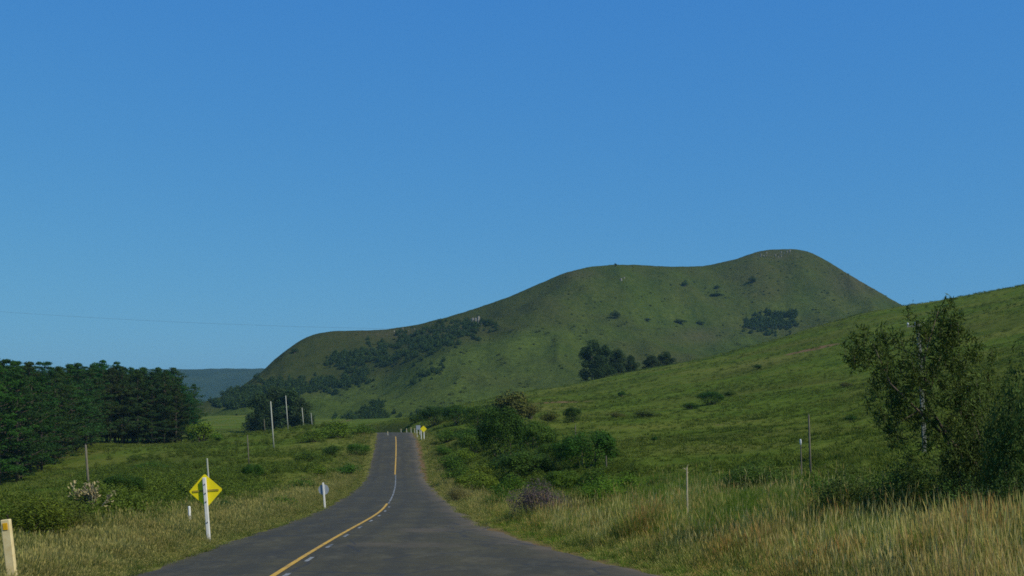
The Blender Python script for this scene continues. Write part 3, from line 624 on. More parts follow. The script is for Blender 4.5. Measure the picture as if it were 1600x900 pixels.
scatter('seeding_stalks', STALK, p, iso(0.7+0.4*g0.random(len(p)), 0.7+0.85*g0.random(len(p))**1.3), label='long pale seeding stalks above the right roadside grass', seed=7, tilt=0.14)
# straw verge on the left and thinner along the right edge further up
p, l, ov = field_points(60000, 14, 230, (-200, 760), lambda x, d, l, ov, px, r: (ov > -0.3) & (ov < np.where(l < 0, 5.5, 3.0)) & ((ov > 0) | (r < .25)) & (r < 0.6+0.4*sstep(0.1, 0.6, ov)) & (r < 1-0.8*sstep(2.2, 5.5, ov)), 22, 0.8)
h = (0.17+0.47*sstep(0.1, 1.7, ov))*(0.78+0.22*sstep(25, 50, p[:, 1]))*(0.6+0.6*g0.random(len(p)))*(0.8+0.5*vnoise(p[:, 0]/2, p[:, 1]/2, 5))
scatter('verge_grass', STRAW, p, iso(0.6+h*0.5, h), label='straw coloured dry grass on the road verges', seed=2)
# meadow tussocks
p, l, ov = field_points(120000, 14, 460, (-120, 1720), lambda x, d, l, ov, px, r: (ov > 1.6) & (r < np.clip(0.42+0.75*fbm(x/16, d/12, 8, 4), 0.06, 0.9)) & ~((px < 320) & (d > 275)), 23, 0.75)
h = (0.10+0.26*g0.random(len(p))**2)*(0.7+0.7*vnoise(p[:, 0]/11, p[:, 1]/11, 6)); wd = 0.35+0.5*g0.random(len(p))+0.0016*p[:, 1]
scatter('meadow_grass', FIELD, p, iso(wd, h*(1+p[:, 1]/500)), label='green tussocky meadow grass covering the fields and hillside', seed=3, tilt=0.2)
# leafy undergrowth both sides of the road
def under(x, d, l, ov, px, r):
    side = np.where(l < 0, (ov > 4.0) & (ov < 45), (ov > 2.6) & (ov < 17)); nz = vnoise(x/9, d/14, 31)
    return side & (d > 26) & (r < sstep(0.42, 0.72, nz)*np.where(l > 0, 0.6, 0.42)+0.03) & ~((l < 0) & (d < 42)) & ~((l > 0) & (d < 50))
p, l, ov = field_points(26000, 26, 290, (120, 1000), under, 24)
s = (0.45+0.9*g0.random(len(p)))*(0.7+0.6*vnoise(p[:, 0]/6, p[:, 1]/6, 61)); s *= np.where(ov < 5, 0.6, 0.85)*np.where(l > 0, 0.85, 1.0)
scatter('undergrowth', SCRUB, p, iso(s*1.5, s*1.0), label='low leafy green scrub filling the slopes beside the road', cat='undergrowth', seed=4, tilt=0.1)

# woodland belts on the far hill
def inside(poly, x, y):
    c = np.zeros(len(x), bool); j = len(poly)-1
    for i in range(len(poly)):
        (x1, y1), (x2, y2) = poly[i], poly[j]; c ^= ((y1 > y) != (y2 > y)) & (x < (x2-x1)*(y-y1)/(y2-y1+1e-9)+x1); j = i
    return c
BELTS = [([(505, 562), (545, 545), (600, 530), (655, 513), (720, 500), (768, 498), (774, 510), (735, 520), (705, 540), (650, 552), (600, 570), (545, 578)], 620, 5.2, 'upper dark woodland belt under the flat hilltop'),
         ([(380, 622), (415, 598), (470, 590), (525, 594), (560, 579), (580, 587), (540, 604), (480, 614), (420, 616)], 480, 5.2, 'lower dark woodland belt along the foot of the far hill'),
         ([(328, 636), (345, 616), (395, 602), (425, 606), (388, 632)], 260, 5.5, 'dark woodland at the left end of the far hill'),
         ([(560, 650), (582, 630), (600, 624), (600, 634), (580, 650)], 70, 4, 'dark thicket in a gully above the road crest'),
         ([(480, 660), (560, 645), (640, 648), (700, 640), (700, 652), (560, 662)], 160, 4, 'hedge of dark scrub along the bottom of the far hill'),
         ([(640, 604), (660, 572), (690, 562), (694, 572), (665, 594)], 45, 4, 'loose thicket below the upper woodland belt'),
         ([(1160, 512), (1185, 492), (1236, 486), (1241, 505), (1222, 522), (1195, 522)], 190, 6, 'dark grove in the hollow below the summit')]
for bi, (poly, n, size, lab) in enumerate(BELTS):
    g = np.random.default_rng(600+bi); P_ = np.array(poly); pts = []
    while len(pts) < n:
        q = P_.min(0)+(P_.max(0)-P_.min(0))*g.random((n, 2)); ok = inside(poly, q[:, 0]+g.normal(size=n)*9, q[:, 1]+g.normal(size=n)*3.5) & (vnoise(q[:, 0]/17, q[:, 1]/5, 71) > 0.31)
        pts += [hill_hit(a, b+4) for a, b in q[ok]]
    pts = np.array(pts[:n]); s = size*(0.45+0.6*g.random(n)); scatter('woodland', WOOD, pts-np.array([0, 0, .5]), iso(s*1.1, s), label=lab, cat='woodland', seed=30+bi, tilt=0.08)

# tussocks and low scrub roughening the far hill
g = np.random.default_rng(88); q = np.stack([330+1080*g.random(16000), 395+265*g.random(16000)], 1); top_ = np.interp(q[:, 0], hp, hs)
k = (q[:, 1] > top_+1.0) & (g.random(len(q)) < sstep(0.45, 0.8, vnoise(q[:, 0]/22, q[:, 1]/9, 83))*0.9+0.04)
hpts = np.array([hill_hit(a, b) for a, b in q[k]]); s = 0.5+1.7*g.random(len(hpts))**4
TUS = []
for i in range(3):
    (v, f, vr), cs = shrub_crown(560+i, 160, .22, 6, skirt=-.1, thin=.5); TUS.append(proto('tussock', mesh_np('tussock', v, f, {'v': vr}), mat_leaf('tussock_leaf', (0.080, 0.110, 0.018), 0.2, 0.45)))
scatter('hill_scrub', TUS, hpts-np.array([0, 0, .3]), iso(s*1.7, s*0.8), label='fine scrub and tussocks dotting the far hill', cat='scrub', seed=50, tilt=0.1)
# ------------------------------------------------------------------ pine plantation
rows = [at(18, 757, 165), at(90, 722, 205), at(150, 692, 250)]
edge_pts = []
def pine(x, y, hgt, label, group='pines of the plantation', protos=None):
    z = float(ground_z(x, y)[0]); k = hgt/17.5; protos = protos or PINE; i = random.randrange(len(protos)); wk = k*random.uniform(0.9, 1.2)
    return plant('pine_tree', protos[i], ('crown', 'trunk', 'branches'), (x, y, z), (wk, wk, k), label, 'pine tree', jig((0.018, 0.054, 0.010), 0.33), group)
A0, A1, A2 = np.array([-88., 150.]), np.array([-96., 252.]), np.array([-72.5, 268.])
A0 = np.array([(2-PX0)/F*160, 160.]); A1 = np.array([(150-PX0)/F*250, 250.]); A2 = np.array([(296-PX0)/F*268, 268.])
ordn = ['first', 'second', 'third', 'fourth', 'fifth', 'sixth', 'seventh', 'eighth', 'ninth', 'tenth', 'eleventh', 'twelfth', 'thirteenth', 'fourteenth', 'fifteenth', 'sixteenth', 'seventeenth', 'eighteenth']
nF = 8
for k in range(nF):   # front facing the meadow, right end first
    t = k/(nF-1); q = A2*(1-t)+A1*t; hgt = [11.5, 14.5, 16.2, 17][min(k, 3)]*random.uniform(.96, 1.05)
    pine(q[0]+random.uniform(-.5, .5), q[1]+random.uniform(-1, 1), hgt, ('low bushy pine closing the right end of the plantation' if k == 0 else f'pine with bare lower trunk, {ordn[k]} from the right end along the plantation front'), protos=None if k == 0 else PINE_EDGE)
nS = 15
for k in range(1, nS+1):  # receding side edge toward the viewer
    t = k/nS; q = A1*(1-t)+A0*t
    pine(q[0]+random.uniform(-.8, .8), q[1]+random.uniform(-1.5, 1.5), 16.4*random.uniform(.88, 1.10), f'pine on the plantation edge nearest the road, {ordn[k-1]} one left of the corner', protos=PINE_EDGE if k % 3 == 0 else None)
for r in range(1, 6):     # rows behind, only the tops show
    off = np.array([-1.0, 0.25])*r*5.2
    for k in range(0, nS+4):
        t = k/nS-0.08; q = A1*(1-t)+A0*t+off
        if PX0+F*q[0]/q[1] > -60: pine(q[0]+random.uniform(-1, 1), q[1]+random.uniform(-1.5, 1.5), 16.8*random.uniform(.86, 1.12), 'pine inside the plantation of which only the crown top shows', 'pines inside the plantation')
    offb = np.array([-0.25, 1.0])*r*5.5
    for k in range(0, nF+1):
        t = (k-0.3)/(nF-1); q = A2*(1-t)+A1*t+offb
        if k < 2 and r > 2: continue
        pine(q[0]+random.uniform(-1, 1), q[1]+random.uniform(-1, 1), (17.2 if k > 1 else 13 if k == 0 else 15.5)*random.uniform(.86, 1.12), 'pine inside the plantation of which only the crown top shows', 'pines inside the plantation')

# eucalyptus clump beyond the crest and trees on the right skyline
def tree(px, d, hpx, wk, col, label, i=0, name='eucalyptus_tree', cat='tree', group=None, py=None, protos=None, H=16.0):
    x = (px-PX0)/F*d; z = float(ground_z(x, d)[0]) if py is None else CZ+(PY0-py)/F*d
    k = hpx*d/F/H; return plant(name, (protos or EUC)[i], ('crown', 'trunk'), (x, d, z), (k*wk, k*wk, k), label, cat, jig(col), group)
GC = 'eucalyptus clump behind the pale poles'
tree(405, 395, 62, 1.1, BLUEG, 'leftmost dark tree of the round clump behind the pale poles', 0, group=GC)
tree(428, 402, 72, 1.15, BLUEG, 'tallest middle tree of the dark clump behind the pale poles', 2, group=GC)
tree(452, 398, 70, 1.1, BLUEG, 'right middle tree of the dark clump behind the pale poles', 1, group=GC)
tree(470, 396, 56, 1.1, (.036, .06, .022), 'shorter rightmost tree of the clump behind the pale poles', 0, group=GC)
GR = 'tree row on the right hill skyline'
tree(925, 440, 62, 1.0, BLUEG, 'tallest tree at the left end of the skyline tree row', 1, group=GR)
tree(945, 446, 50, .95, BLUEG, 'second tree of the skyline tree row, beside the tallest', 0, group=GR)
tree(966, 450, 40, 1.05, BLUEG, 'third tree of the skyline tree row, before it steps down', 2, group=GR)
tree(986, 452, 27, 1.1, BLUEG, 'lowest right tree of the main skyline tree row', 0, group=GR)
tree(1020, 470, 24, 1.7, BLUEG, 'left of two small trees right of the skyline tree row', 2, group=GR)
tree(1040, 474, 26, 1.6, BLUEG, 'right of two small trees right of the skyline tree row', 1, group=GR)

# shrubs standing singly on the far hill
for px, py, wpx, hpx, lab in [(960, 499, 18, 14, 'dark round bush in the middle of the far hill face'), (1067, 448, 14, 11, 'dark round bush below the saddle of the far hill'),
                              (1118, 452, 10, 8, 'small bush left of centre below the summit of the far hill'), (1171, 443, 14, 11, 'bush high on the slope straight below the summit'), (959, 416, 6, 5, 'tiny lone bush on the skyline of the hilltop'),
                              (1060, 508, 24, 8, 'left of two flat bushes halfway up the far hill'), (1090, 509, 16, 7, 'right of two flat bushes halfway up the far hill'), (460, 553, 14, 11, 'bush on the steep left shoulder of the far hill'),
                              (1120, 465, 26, 6, 'flat spread of bushes below the saddle of the far hill'), (655, 566, 12, 9, 'upper bush of the pair below the upper woodland'), (672, 582, 16, 10, 'lower bush of the pair below the upper woodland'), (1010, 505, 12, 6, 'faint low bush left of the flat bushes')]:
    x, y, z = hill_hit(px, py); plant('hill_bush', SHRUB[0], ('foliage', 'stems'), (x, y, z-0.3), (wpx*y/F, wpx*y/F, hpx*y/F), lab, 'bush', jig((.032, .064, .016)), 'bushes on the far hill')

# ------------------------------------------------------------------ roadside and meadow shrubs
GL, GRR, GM = 'shrubs left of the road', 'shrubs right of the road', 'shrubs on the right meadow'
for a in [(40, 762, 150, 78, (.075, .125, .014), 'large mounded green shrub behind the left marker post', 4, GL, 34), (112, 782, 90, 58, OLIVE, 'olive shrub mound below the bleached bush', 5, GL, 36), (-30, 772, 90, 60, LIGHT, 'light green shrub cut by the left picture edge', 4, GL, 40)]:
    shrub(*a[:6], proto=a[6], group=a[7], d=a[8], top=a[1])
for a in [(192, 778, 60, 38, DARK, 'dark green round bush beside the brown timber pole', 7, GL), (282, 788, 26, 30, DARK, 'narrow dark bush just left of the yellow sign', 0, GL), (352, 803, 46, 20, DARK, 'low dark bush just right of the yellow sign post', 8, GL), (395, 752, 32, 26, DARK, 'dark round bush standing alone in the left field', 8, GL),
          (315, 690, 40, 30, LIGHT, 'light green bush at the foot of the plantation corner', 2, GL), (520, 712, 32, 18, DARK, 'dark bush on the bank left of the crest', 1, GL), (528, 684, 70, 30, LIGHT, 'broad bright green thicket on the rise left of the crest', 3, GL), (490, 690, 50, 20, LIGHT, 'bright low bush below the pale poles', 3, GL), (565, 680, 40, 18, MIDG, 'green bush next to the road crest on its left', 1, GL),
          (480, 722, 44, 16, MIDG, 'flat green bush in the middle of the left bank', 1, GL), (440, 800, 60, 26, MIDG, 'green bush left of the round sign', 1, GL), (470, 770, 70, 24, MIDG, 'wide green bush above the round sign', 3, GL), (395, 790, 50, 20, MIDG, 'low green bush between the two left signs', 1, GL), (545, 745, 40, 22, MIDG, 'green bush on the bank at the dip of the road', 1, GL), (240, 735, 60, 14, MIDG, 'flat bush patch in the left meadow below the pines', 3, GL), (340, 690, 26, 12, LIGHT, 'small light bush right of the plantation corner', 2, GL),
          (212, 720, 30, 10, MIDG, 'small low bush near the plantation front', 3, GL), (560, 712, 34, 20, MIDG, 'round green bush beside the climbing road on its left', 7, GL), (500, 745, 36, 18, LIGHT, 'yellow green bush above the dip on the left bank', 1, GL)]:
    shrub(*a[:6], proto=a[6], group=a[7])
for a in [(650, 660, 26, 12, DARK, 'small dark bush just past the crest on the right', 1, GRR), (680, 664, 46, 26, DARK, 'dark thicket behind the far yellow sign', 8, GRR), (715, 664, 44, 30, DARK, 'dark bush right of the far yellow sign', 7, GRR), (752, 672, 50, 34, MIDG, 'green bush between the far sign and the tall dark shrub', 6, GRR), (797, 668, 56, 50, OLIVE, 'tall brownish olive shrub rising above the roadside thicket', 2, GRR),
          (745, 708, 50, 28, MIDG, 'rounded green bush on the right bank of the climb', 6, GRR), (785, 728, 66, 82, DARK, 'tall dark green shrub in the right roadside thicket', 8, GRR), (835, 712, 60, 48, MIDG, 'mid green shrub between the tall dark shrub and the round one', 6, GRR), (915, 738, 86, 62, DARK, 'round dark green bush standing out on the right', 7, GRR), (815, 752, 90, 44, (.048, .105, .012), 'broad green bush in front of the tall dark shrub', 7, GRR),
          (745, 775, 64, 34, LIGHT, 'bright green shrub at the bend of the road edge', 7, GRR), (705, 735, 40, 24, MIDG, 'low green bush near the red earth shoulder', 1, GRR), (880, 776, 60, 36, MIDG, 'green shrub behind the purple one', 8, GRR), (700, 690, 34, 18, MIDG, 'low bush beside the road below the far yellow sign', 1, GRR), (770, 690, 50, 26, MIDG, 'green bush half hidden behind the tall dark shrub', 0, GRR), (850, 745, 46, 26, MIDG, 'small green bush below the round dark one', 1, GRR), (780, 800, 50, 34, MIDG, 'leafy green shrub left of the purple one', 4, GRR)]:
    shrub(a[0], a[1], a[2]*1.08, a[3]*1.12, a[4], a[5], proto=a[6], group=a[7])
shrub(716, 786, 42, 30, (.21, .20, .08), 'pale straw coloured clump at the asphalt edge', 5, GRR)
for a in [(720, 755, 56, 30, MIDG, 'green bush between the road bend and the dark thicket', 1), (865, 728, 60, 34, (.05, .1, .012), 'green shrub left of the round dark bush', 8), (760, 752, 60, 30, LIGHT, 'yellow green shrub below the tall dark one', 1), (800, 775, 70, 34, (.07, .13, .014), 'grassy green shrub above the purple one', 3), (930, 772, 70, 40, (.06, .12, .014), 'green shrub in front of the round dark bush', 3), (980, 770, 60, 32, LIGHT, 'bright shrub right of the round dark bush', 3), (835, 690, 50, 28, (.05, .1, .014), 'green shrub on the upper edge of the thicket', 1), (735, 690, 44, 24, (.06, .11, .014), 'small green shrub on the climb, right verge', 1), (690, 712, 30, 18, MIDG, 'low bush by the red earth on the right verge', 1), (860, 660, 30, 18, OLIVE, 'dull scrub near the meadow corner stake', 1), (770, 648, 44, 20, (.05, .09, .014), 'bush on the skyline of the thicket left of the olive shrub', 0), (725, 722, 40, 22, LIGHT, 'light green bush low on the right bank', 1)]:
    shrub(*a[:6], proto=a[6], group=GRR)
shrub(840, 822, 100, 72, PURP, 'purple tinged shrub at the edge of the asphalt apron', 5, GRR)
shrub(900, 815, 60, 50, OLIVE, 'grey olive shrub right of the purple one', 5, GRR)
shrub(950, 800, 100, 58, LIGHT, 'feathery bright green shrub behind the tall grass', 5, GRR)
shrub(1185, 775, 120, 58, (.065, .125, .02), 'bright green shrub mound behind the tall grass in the middle', 5, GRR)
shrub(1040, 770, 70, 30, MIDG, 'low green shrub behind the pale stake', 5, GRR)
for a in [(895, 660, 28, 24, DARK, 'small dark tree like bush on the near meadow edge', 6), (1110, 632, 40, 20, DARK, 'dark bush on the bank across the right meadow', 8), (1078, 640, 28, 12, DARK, 'small bush left of the dark one on the meadow bank', 1), (1005, 652, 44, 12, OLIVE, 'flat scrub on the meadow bank', 1), (962, 653, 30, 10, OLIVE, 'flat scrub at the left end of the meadow bank', 1), (972, 620, 14, 9, DARK, 'small lone bush high on the right meadow', 0), (1183, 577, 14, 8, DARK, 'tiny lone bush on the upper right slope', 0), (1024, 690, 12, 8, DARK, 'tiny bush in the middle of the right meadow', 0), (1140, 620, 18, 9, MIDG, 'small bush right of the dark one on the meadow bank', 0), (1330, 660, 16, 12, DARK, 'small bush on the meadow left of the leaning tree', 0), (1320, 605, 22, 9, OLIVE, 'low scrub on the upper slope left of the leaning tree', 1), (830, 655, 30, 26, OLIVE, 'scrub at the meadow corner behind the thicket', 1), (860, 690, 36, 20, MIDG, 'low green bush on the meadow edge', 1)]:
    shrub(*a[:6], proto=a[6], group=GM)
GE = 'shrubs at the right picture edge'
for a in [(1330, 728, 130, 88, (.062, .105, .02), 'dark green shrub in the grass left of the leaning tree', 5, 30), (1430, 690, 150, 105, (.055, .092, .02), 'broad shrub under the leaning tree', 4, 29), (1600, 545, 130, 215, (.058, .092, .022), 'tall shrub cut by the right picture edge', 5, 24), (1530, 640, 130, 130, (.055, .09, .02), 'shrub between the leaning tree and the right edge', 5, 27), (1265, 738, 90, 50, MIDG, 'green shrub below the grey fence post', 5, 36), (1572, 590, 110, 190, (.062, .10, .02), 'dark wispy shrub rising behind the leaning tree at the right', 5, 30), (1560, 690, 110, 100, (.05, .08, .018), 'low olive shrub at the foot of the leaning tree', 5, 25), (1500, 742, 130, 90, (.05, .085, .018), 'dark tangled bush in the grass under the leaning tree', 4, 23), (1588, 725, 120, 90, (.048, .082, .018), 'dark tangled bush in the bottom right corner grass', 4, 21), (1690, 600, 180, 190, MIDG, 'shrub just beyond the right picture edge', 5, 25)]:
    shrub(*a[:6], proto=a[6], group=GE, d=a[7], top=a[1])

# leaning slender-leaved tree at right
DT = 27.0
def tp(px, py, dy=0.0): q = at(px, py, DT); return Vector((q[0], DT+dy, q[2]))
base = tp(1600, 800); base.z = float(ground_z(base.x, base.y)[0])-0.1
lt = empty('leaning_tree', base, 'slender leaved small tree leaning left in front of the concrete pole', 'tree')
limbs = [([base, tp(1552, 748, .1), tp(1492, 692, .2), tp(1452, 630, .2), tp(1446, 560, .1), tp(1466, 486, 0)], [.07, .055, .045, .032, .02, .006]),
         ([tp(1492, 692, .2), tp(1428, 642, -.3), tp(1380, 600, -.5), tp(1352, 540, -.6)], [.035, .026, .018, .005]), ([tp(1452, 630, .2), tp(1482, 570, .7), tp(1506, 508, .9)], [.026, .016, .005]),
         ([tp(1552, 748, .1), tp(1545, 680, .6), tp(1530, 600, .9)], [.03, .018, .006]), ([tp(1446, 560, .1), tp(1410, 540, .5), tp(1392, 560, .7)], [.016, .01, .004]), ([tp(1428, 642, -.3), tp(1400, 660, -.2), tp(1378, 690, -.1)], [.014, .01, .004])]
tb = MB()
for pts, rad in limbs: tb.tube([p-base for p in pts], rad, 7)
g = np.random.default_rng(5); tips = []
for (px, py, r, n) in [(1358, 545, 26, 1100), (1378, 575, 22, 420), (1420, 590, 34, 900), (1402, 622, 30, 700), (1474, 508, 32, 1000), (1498, 545, 34, 800), (1462, 560, 36, 1000), (1445, 520, 26, 420), (1440, 640, 40, 1100), (1490, 610, 44, 1300), (1520, 650, 46, 1300), (1470, 680, 44, 1000), (1540, 710, 48, 1200), (1395, 670, 24, 300), (1430, 610, 30, 500), (1510, 580, 34, 700), (1400, 545, 22, 240), (1375, 640, 22, 160)]:
    n = int(n*1.05); k = max(4, n//55); s = r*DT/F
    for q in range(k):
        c = np.array(tp(px, py)) + np.array([0, g.normal()*0.35, 0]) + np.clip(g.normal(size=3), -1.5, 1.5)*s*np.array([.74, 1.0, .66])
        e = c + np.array([g.normal()*.06, g.normal()*.06, 0.12+0.15*g.random()]); mid_ = c-np.array([0, 0, .1])
        tb.tube([Vector(mid_)-base, Vector(e)-base], [.006, .002], 4, cap=False)
        u = g.random((n//k, 1)); tips.append(mid_*(1-u)+e*u+g.normal(size=(n//k, 3))*0.075)
tb.build('trunk', M['bark'], lt, smooth=True)
c = np.concatenate(tips)-np.array(base); v, f, vr = leaf_arrays(c, 0.17*(.5+.8*g.random(len(c))), 0.028, g, (-0.35, 0, 0.85), 0.42)
cr = link('crown', mesh_np('crown', v, f, {'v': vr}), M['leaf'], lt); cr.color = (.070, .108, .024, 1)

# bleached bush at left
x, y, z = hit(142, 812); bb = empty('bleached_bush', (x, y, z), 'pale bleached dry bush standing out beside the brown timber pole', 'bush'); mb = MB(); rg = random.Random(3); lc = []
s = y/F
for k in range(15):
    a = rg.uniform(-1.0, 1.0); hgt = rg.uniform(32, 62)*s; e = Vector((math.sin(a)*34*s, rg.uniform(-.4, .4), hgt)); m_ = e*0.5+Vector((rg.uniform(-.1, .1), 0, 0.1))
    mb.tube([(0, 0, -.05), m_, e], [.03, .02, .006], 5)
    for q in range(4):
        t = rg.uniform(.35, .95); o = m_.lerp(e, max(0, t*2-1)) if t > .5 else m_*(2*t); e2 = o+Vector((rg.uniform(-.35, .35), rg.uniform(-.2, .2), rg.uniform(.1, .4))); mb.tube([o, e2], [.014, .004], 4); lc += [tuple(o.lerp(e2, rg.random())+Vector((rg.gauss(0, .05), rg.gauss(0, .05), rg.gauss(0, .05)))) for _ in range(7)]
mb.build('twigs', M['dead_wood'], bb); g = np.random.default_rng(2); v, f, vr = leaf_arrays(np.array(lc), 0.16, 0.07, g, (0, 0, 1), .3); link('dry_leaves', mesh_np('dry_leaves', v, f, {'v': vr}), M['dead_leaf'], bb)

# ------------------------------------------------------------------ signs, marker posts, poles
def lean(deg=4.0): return (0, math.radians(-deg), 0)
# marker post, left edge
x, y = (22-PX0)/F*21.5, 21.5; z = float(ground_z(x, y)[0]); hm0 = CZ+(PY0-811)/F*y-z
o = empty('marker_post', (x, y, z), 'cream marker post with amber reflector at the left picture edge', 'marker post', None, lean(6.5))
po_ = MB().box((-.085, -.05, -.3), (.085, .05, hm0), .012).build('post', M['cream'], o); MB().box((-.045, -.062, hm0-.19), (.045, -.0502, hm0-.06), .01).build('reflector', M['amber'], po_)
# yellow diamond sign seen from behind
DS = 38.0; x = (327-PX0)/F*DS; z = float(ground_z(x, DS)[0]); topz = CZ+(PY0-741)/F*DS; Hs = topz-z
o = empty('diamond_sign', (x, DS, z), 'yellow diamond road sign on a white timber post, left verge', 'road sign', None, lean(4.2))
hd = 25*DS/F*1.02; cz = Hs-hd; mb = MB(); n = 0
q = []
for k in range(4):   # rounded corners
    a0 = math.pi/2*k
    for da in (-.5, -.17, .17, .5): q.append((math.cos(a0)*hd*0.90+math.cos(a0+da*math.pi/2)*hd*0.10, math.sin(a0)*hd*0.90+math.sin(a0+da*math.pi/2)*hd*0.10))
vv_ = [(p_[0], .030, cz+p_[1]) for p_ in q]+[(p_[0], .036, cz+p_[1]) for p_ in q]; nq = len(q)
mb.add(vv_, [tuple(range(nq)), tuple(range(2*nq-1, nq-1, -1))]+[(k, k+nq, (k+1) % nq+nq, (k+1) % nq) for k in range(nq)]); pn = mb.build('panel', M['sign_yellow'], o)
MB().box((-hd*.80, .012, cz-.030), (hd*.80, .0296, cz+.030)).build('batten', M['sign_bar'], o)
po_ = MB().box((-.055, -.085, -.4), (.055, .0115, Hs-.05-hd*0.1), .01).build('post', M['white_wood'], o)
for zz in (Hs-.32, Hs-.62, Hs-.9, Hs*0.30): MB().tube([(0.012, -.0855, zz), (0.012, -.105, zz)], [.022, .022], 6).build('bolt', M['bolt'], po_)
# short white stake left of the sign
def stake(px, py0, py1, d, wd, mat, name, label, cat, tilt=4, group=None, cap=None, n=8):
    x = (px-PX0)/F*d; z = float(ground_z(x, d)[0]); h = CZ+(PY0-py0)/F*d-z
    o = empty(name, (x, d, z), label, cat, group, lean(tilt))
    MB().tube([(0, 0, -.4), (0, 0, h*.5), (0, 0, h-.03), (0, 0, h)], [wd*.5, wd*.47, wd*.42, wd*.30], n).build('shaft', mat, o, smooth=False)
    return o, h
stake(297, 791, 815, 44, .12, M['white_wood'], 'marker_stake', 'short white stake just left of the yellow sign', 'stake', 2)
stake(329, 716, 760, 62, .10, M['pole_pale'], 'fence_stake', 'thin grey stake showing above the yellow sign', 'stake', 4)
# round sign from behind
DR = 66.0; x = (508-PX0)/F*DR; z = float(ground_z(x, DR)[0]); Hs = CZ+(PY0-754)/F*DR-z
o = empty('round_sign', (x, DR, z), 'grey back of a round road sign on a white post', 'road sign', None, lean(4.5))
MB().box((-.05, -.07, -.4), (.05, .012, Hs), .012).build('post', M['white_wood'], o); MB().tube([(0, .0135, Hs-.40), (0, .020, Hs-.40)], [.30, .30], 28).build('disc', M['grey_sign'], o)
MB().box((-.22, .0005+.012, Hs-.42), (.22, .0132, Hs-.38)).build('bracket', M['grey_sign'], o)
# crest: two signs and marker posts
d = 206.0; x = (662-PX0)/F*d; z = float(ground_z(x, d)[0]); o = empty('warning_sign', (x, d, z), 'small yellow diamond sign at the crest on the right', 'road sign', None, lean(1)); Hs = CZ+(PY0-665)/F*d-z; hd = .60
mb = MB(); vv_ = [(hd, -.02, Hs-hd), (0, -.02, Hs), (-hd, -.02, Hs-hd), (0, -.02, Hs-2*hd)]; vv_ += [(a, .0, c) for a, b, c in vv_]; mb.add(vv_, [(0, 1, 2, 3), (7, 6, 5, 4)]+[(k, k+4, (k+1) % 4+4, (k+1) % 4) for k in range(4)]); mb.build('panel', M['sign_yellow'], o)
MB().box((.0, .002, -.4), (.16, .09, Hs-.2), .012).build('post', M['white_wood'], o); MB().box((-.48, .002, -.4), (-.34, .09, Hs-hd), .012).build('post', M['white_wood'], o)
d = 222.0; x = (654-PX0)/F*d; z = float(ground_z(x, d)[0]); Hs = CZ+(PY0-664.5)/F*d-z; o = empty('sign_board', (x, d, z), 'small white sign board left of the crest warning sign', 'road sign', None, lean(2))
MB().box((-.42, -.02, Hs-.85), (.42, .0, Hs)).build('panel', M['grey_sign'], o); MB().box((-.36, .002, -.4), (-.24, .09, Hs-.1), .012).build('post', M['white_wood'], o); MB().box((.22, .002, -.4), (.34, .09, Hs-.1), .012).build('post', M['white_wood'], o)
for px, py, d, lab in [(606, 674, 219, 'white marker post left of the road at the crest'), (627, 670, 258, 'leftmost and brightest white marker post in the crest bend'), (635.5, 669.5, 250, 'second white marker post of the crest bend'), (642.5, 668, 243, 'third white marker post of the crest bend, next to the board'), (648, 669, 236, 'white marker post nearest the white board in the crest bend'), (652, 677, 214, 'low white marker post in front of the white board')]:
    x = (px-PX0)/F*d; z = float(ground_z(x, d)[0]); h = max(.7, CZ+(PY0-py)/F*d-z); o = empty('marker_post', (x, d, z), lab, 'marker post', 'marker posts at the crest', lean(3))
    MB().box((-.075, -.06, -.3), (.075, .06, h), .015).build('post', M['pole_pale'], o); po_ = o.children[0]; MB().box((-.04, -.072, h-.26), (.04, -.0605, h-.10)).build('reflector', M['amber'], po_)

GP = 'pale poles left of the crest'
def pole(px, py0, py1, tilt, dia, mat, label, d=None, group=GP):
    if d is None: x, d, z = hit(px, py1)
    else: x = (px-PX0)/F*d; z = float(ground_z(x, d)[0])
    h = CZ+(PY0-py0)/F*d-z; o = empty('utility_pole', (x, d, z), label, 'pole', group, lean(tilt))
    MB().tube([(0, 0, -.6), (0, 0, h*.5), (0, 0, h-.05), (0, 0, h)], [dia*.5, dia*.43, dia*.36, dia*.26], 10).build('shaft', mat, o, smooth=True)
    MB().tube([(0, 0, h+.002), (0, 0, h+.10)], [dia*.12, dia*.10], 6).build('pin', M['bolt'], o)
    return o, h
pole(428, 627, 702, 4, .25, M['pole_pale'], 'nearest and longest pale pole left of the crest')
pole(450, 618, 674, 4, .25, M['pole_pale'], 'pale pole with the highest top in front of the dark clump', 262)
pole(474.5, 637, 668, 5, .23, M['pole_pale'], 'third pale pole along the line toward the crest', 275)
pole(488, 645, 666, 5, .18, M['pole_pale'], 'smallest and rightmost pale pole by the dark clump', 290)
pole(414, 655, 680, 4, .20, M['pole_wood'], 'short dull pole left of the pale poles', 268)
pole(389, 680, 727, 3, .16, M['pole_wood'], 'thin grey fence pole in the left field', None, 'field poles')
pole(139, 695, 778, 4, .20, M['pole_wood'], 'brown timber pole in the meadow below the pines', 82, 'field poles')
pole(1267, 648, 716, 2, .11, M['pole_wood'], 'grey fence post on the right meadow', 58, 'field poles')
o, h = stake(1253, 691, 720, 57, .07, M['pole_wood'], 'fence_stake', 'short stake with a white insulator beside the grey fence post', 'stake', 2)
MB().tube([(0, 0, h-.12), (0, 0, h-.02), (0, 0, h+.10), (0, 0, h+.16)], [.03, .055, .05, .02], 10).build('insulator', M['glass'], o)
stake(900, 664, 684, 128, .12, M['pole_wood'], 'fence_stake', 'pale stake by the small dark bush on the meadow edge', 'stake', 2)
stake(948, 712, 740, 84, .09, M['pole_wood'], 'fence_stake', 'grey stake right of the round dark bush', 'stake', 2)
